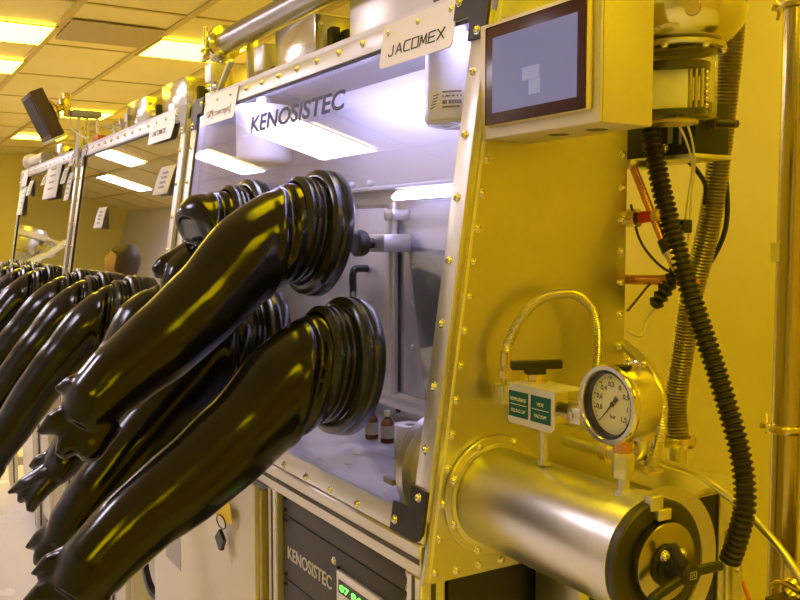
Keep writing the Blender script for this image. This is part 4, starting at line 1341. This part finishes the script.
# steel chamber by the far boxes
t = thing('steel_chamber', (-7.0, -.36, 0), 'shiny steel chamber with a white lever beyond the farthest glove box, mirrored in its window', 'vacuum chamber')
cx, cy = -7.0, -.36
obj('chamber_body', M().lathe((cx, cy, 0), ZP, [(.0001, 1.30), (.14, 1.30), (.155, 1.32), (.155, 1.60), (.13, 1.64), (.0001, 1.65)], 48), STEEL, t)
obj('chamber_rim', M().lathe((cx, cy, 0), ZP, [(.156, 1.555), (.18, 1.555), (.18, 1.60), (.156, 1.60)], 48, closed=True), CREAM, t)
obj('chamber_band', M().lathe((cx, cy, 0), ZP, [(.156, 1.42), (.166, 1.42), (.166, 1.45), (.156, 1.45)], 48, closed=True), POLISH, t)
obj('chamber_port', M().cyl((cx + .10, cy - .10, 1.50), (cx + .17, cy - .17, 1.50), .05, n=24).cyl((cx + .165, cy - .165, 1.50), (cx + .18, cy - .18, 1.50), .07, n=24), POLISH, t)
obj('lever', M().tube([(cx + .17, cy - .02, 1.34), (cx + .20, cy - .16, 1.46), (cx + .22, cy - .25, 1.565)], .024, 12).cyl((cx + .10, cy - .14, 1.575), (cx + .22, cy - .25, 1.57), .012, n=12), WHITE, t)
obj('lever_knob', M().sphere((cx + .22, cy - .26, 1.575), .036, 18), WHITE, t)
obj('chamber_stand', M().cyl((cx, cy, .03), (cx, cy, 1.30), .07, n=24).cyl((cx, cy, 0), (cx, cy, .03), .25, n=32), CREAM, t)

# ================================================================== stool and person in the aisle (seen in the middle window)
PX, PY = -5.03, -.77
t = thing('stool', (PX, PY, 0), 'lab stool the person in the aisle sits on', 'stool')
obj('seat', M().lathe((PX, PY, .625), ZP, [(.0001, -.02), (.16, -.02), (.18, 0), (.18, .025), (.16, .04), (.0001, .042)], 32), BLACK, t)
obj('pedestal', M().cyl((PX, PY, .05), (PX, PY, .605), .025), POLISH, t)
mm = M()
for k in range(5):
    a = 2 * PI * k / 5
    mm.tube([(PX, PY, .07), (PX + .26 * math.cos(a), PY + .26 * math.sin(a), .03)], [.022, .016], 10)
obj('star_base', mm, BLACK, t)


def person(px, py, zs):
    """seated figure facing -x, leaning towards the boxes"""
    mm = M()
    hip = V((px + .02, py, zs + .10))
    chest = V((px - .03, py + .02, zs + .42))
    neck = V((px - .05, py + .03, zs + .58))
    tube_blob(mm, [hip - ZP * .09, hip, hip + ZP * .15, chest, chest + ZP * .10, neck - ZP * .02, neck + ZP * .07], [(.15, .12), (.18, .14), (.155, .115), (.185, .12), (.17, .10), (.065, .06), (.055, .055)], 24)
    for sg in (-1, 1):
        sh = chest + V((0, sg * .17, .10))
        el = sh + V((-.10, sg * .06, -.27))
        wr = el + V((-.22, -sg * .04, .06))
        tube_blob(mm, [chest + V((0, sg * .10, .10)), sh, (sh + el) / 2, el, (el + wr) / 2, wr], [.07, .064, .052, .045, .04, .03], 14)
        palm = wr + V((-.05, 0, .0))
        tube_blob(mm, [wr, palm, palm + V((-.04, 0, -.005))], [(.028, .028), (.034, .022), (.03, .018)], 12)
        for i in range(4):
            q = palm + V((-.03, (i - 1.5) * .018, -.002))
            L = (.07, .08, .076, .06)[i]
            tube_blob(mm, [q, q + V((-L * .5, 0, .002)), q + V((-L, 0, -.018))], [.010, .009, .007], 8, 4)
        q = palm + V((.0, -sg * .03, 0))
        tube_blob(mm, [q, q + V((-.025, -sg * .022, -.005)), q + V((-.055, -sg * .026, -.012))], [.012, .010, .008], 8, 4)
        hp = hip + V((0, sg * .09, -.02))
        kn = hp + V((-.40, sg * .03, -.04))
        an = kn + V((.02, 0, -.44))
        tube_blob(mm, [hip + V((.02, sg * .06, -.02)), hp, (hp + kn) / 2, kn, kn + V((.005, 0, -.16)), an], [.10, .095, .08, .062, .056, .04], 16)
        tube_blob(mm, [an + V((.05, 0, -.03)), an + V((-.02, 0, -.04)), an + V((-.16, 0, -.055))], [(.04, .035), (.042, .04), (.036, .022)], 12)
    hd = neck + V((-.03, .01, .185))
    mm.sphere(hd, (.092, .075, .112), 24)
    mm.sphere(hd + V((-.045, 0, -.05)), (.055, .055, .06), 16)
    tube_blob(mm, [hd + V((-.08, 0, .02)), hd + V((-.105, 0, -.012)), hd + V((-.10, 0, -.03))], [.010, .014, .012], 10)
    for sg in (-1, 1):
        mm.sphere(hd + V((.005, sg * .075, -.005)), (.018, .010, .03), 12)
    base = V((px, py, 0))
    me = rubber_mesh('person', mm, base, .010, base + V((0, 0, 50)), 3)
    me.materials.clear()
    for m_ in (SKIN, COAT, TROUSER):
        me.materials.append(m_)
    for p in me.polygons:
        c = p.center + base
        if c.z > neck.z - .0 or (c.x < px - .345 and c.z > zs + .12):
            p.material_index = 0
        elif c.z > zs + .0 + (.0 if c.x > px - .12 else .115):
            p.material_index = 1
        else:
            p.material_index = 2
    o = link('person', me, None)
    o.location = base
    tag(o, 'dark-haired person in a pale coat sitting in the aisle, mirrored in the middle window', 'person')
    hm = M()
    rings_ = []
    for i in range(9):
        f = i / 8
        z = .118 - .28 * f
        r = math.sqrt(max(0.0, 1 - ((.118 - .28 * f - .0) / .125) ** 2)) if f < .45 else 1.0 - .12 * (f - .45)
        rings_.append([hd + V((.018 + (.100 * r + .008) * math.cos(a * PI / 12), (.092 * r + .006) * math.sin(a * PI / 12), z)) if (abs(a - 12) > (3 + 3 * f) or f < .3) else hd + V((-.028 - .06 * (1 - f) * r + .05, (.085 * r) * math.sin(a * PI / 12), z)) for a in range(24)])
    hm.rings(rings_)
    h = obj('hair', hm, HAIR, o)
    for sg in (-1, 1):
        obj('eye', M().sphere(hd + V((-.082, sg * .030, .012)), (.008, .012, .008), 12), WHITE, o)
        obj('iris', M().sphere(hd + V((-.088, sg * .030, .012)), (.004, .005, .005), 10), BLACK, o)
    obj('mouth', M().sphere(hd + V((-.090, 0, -.055)), (.008, .022, .006), 12), REDM, o)
    return o


pn = person(PX, PY, .722)
pn.rotation_euler.z = math.radians(-60)

# ================================================================== camera, world, view
cam = bpy.data.cameras.new('camera')
cam.sensor_width = 36
cam.lens = 900 * 36 / 800
co = bpy.data.objects.new('camera', cam)
COL.objects.link(co)
ya, pt = math.radians(31), math.radians(3.95)
hdir = V((-math.cos(ya), math.sin(ya), 0))
Fv = hdir * math.cos(pt) + V((0, 0, -math.sin(pt)))
co.location = (1.085, -.695, 1.42)
co.rotation_euler = Fv.to_track_quat('-Z', 'Y').to_euler()
cam.clip_start = .02
SC.camera = co
w = bpy.data.worlds.new('world')
SC.world = w
w.use_nodes = True
w.node_tree.nodes['Background'].inputs['Color'].default_value = (1, .75, .4, 1)
w.node_tree.nodes['Background'].inputs['Strength'].default_value = .02
SC.view_settings.view_transform = 'Standard'
SC.view_settings.look = 'None'
SC.view_settings.gamma = 1
SC.view_settings.exposure = 0.0
SC.view_settings.use_curve_mapping = False
SC.cycles.max_bounces = 8
SC.cycles.transparent_max_bounces = 16
SC.cycles.caustics_reflective = False
SC.cycles.caustics_refractive = False
SC.cycles.sample_clamp_indirect = 6
SC.cycles.use_denoising = True
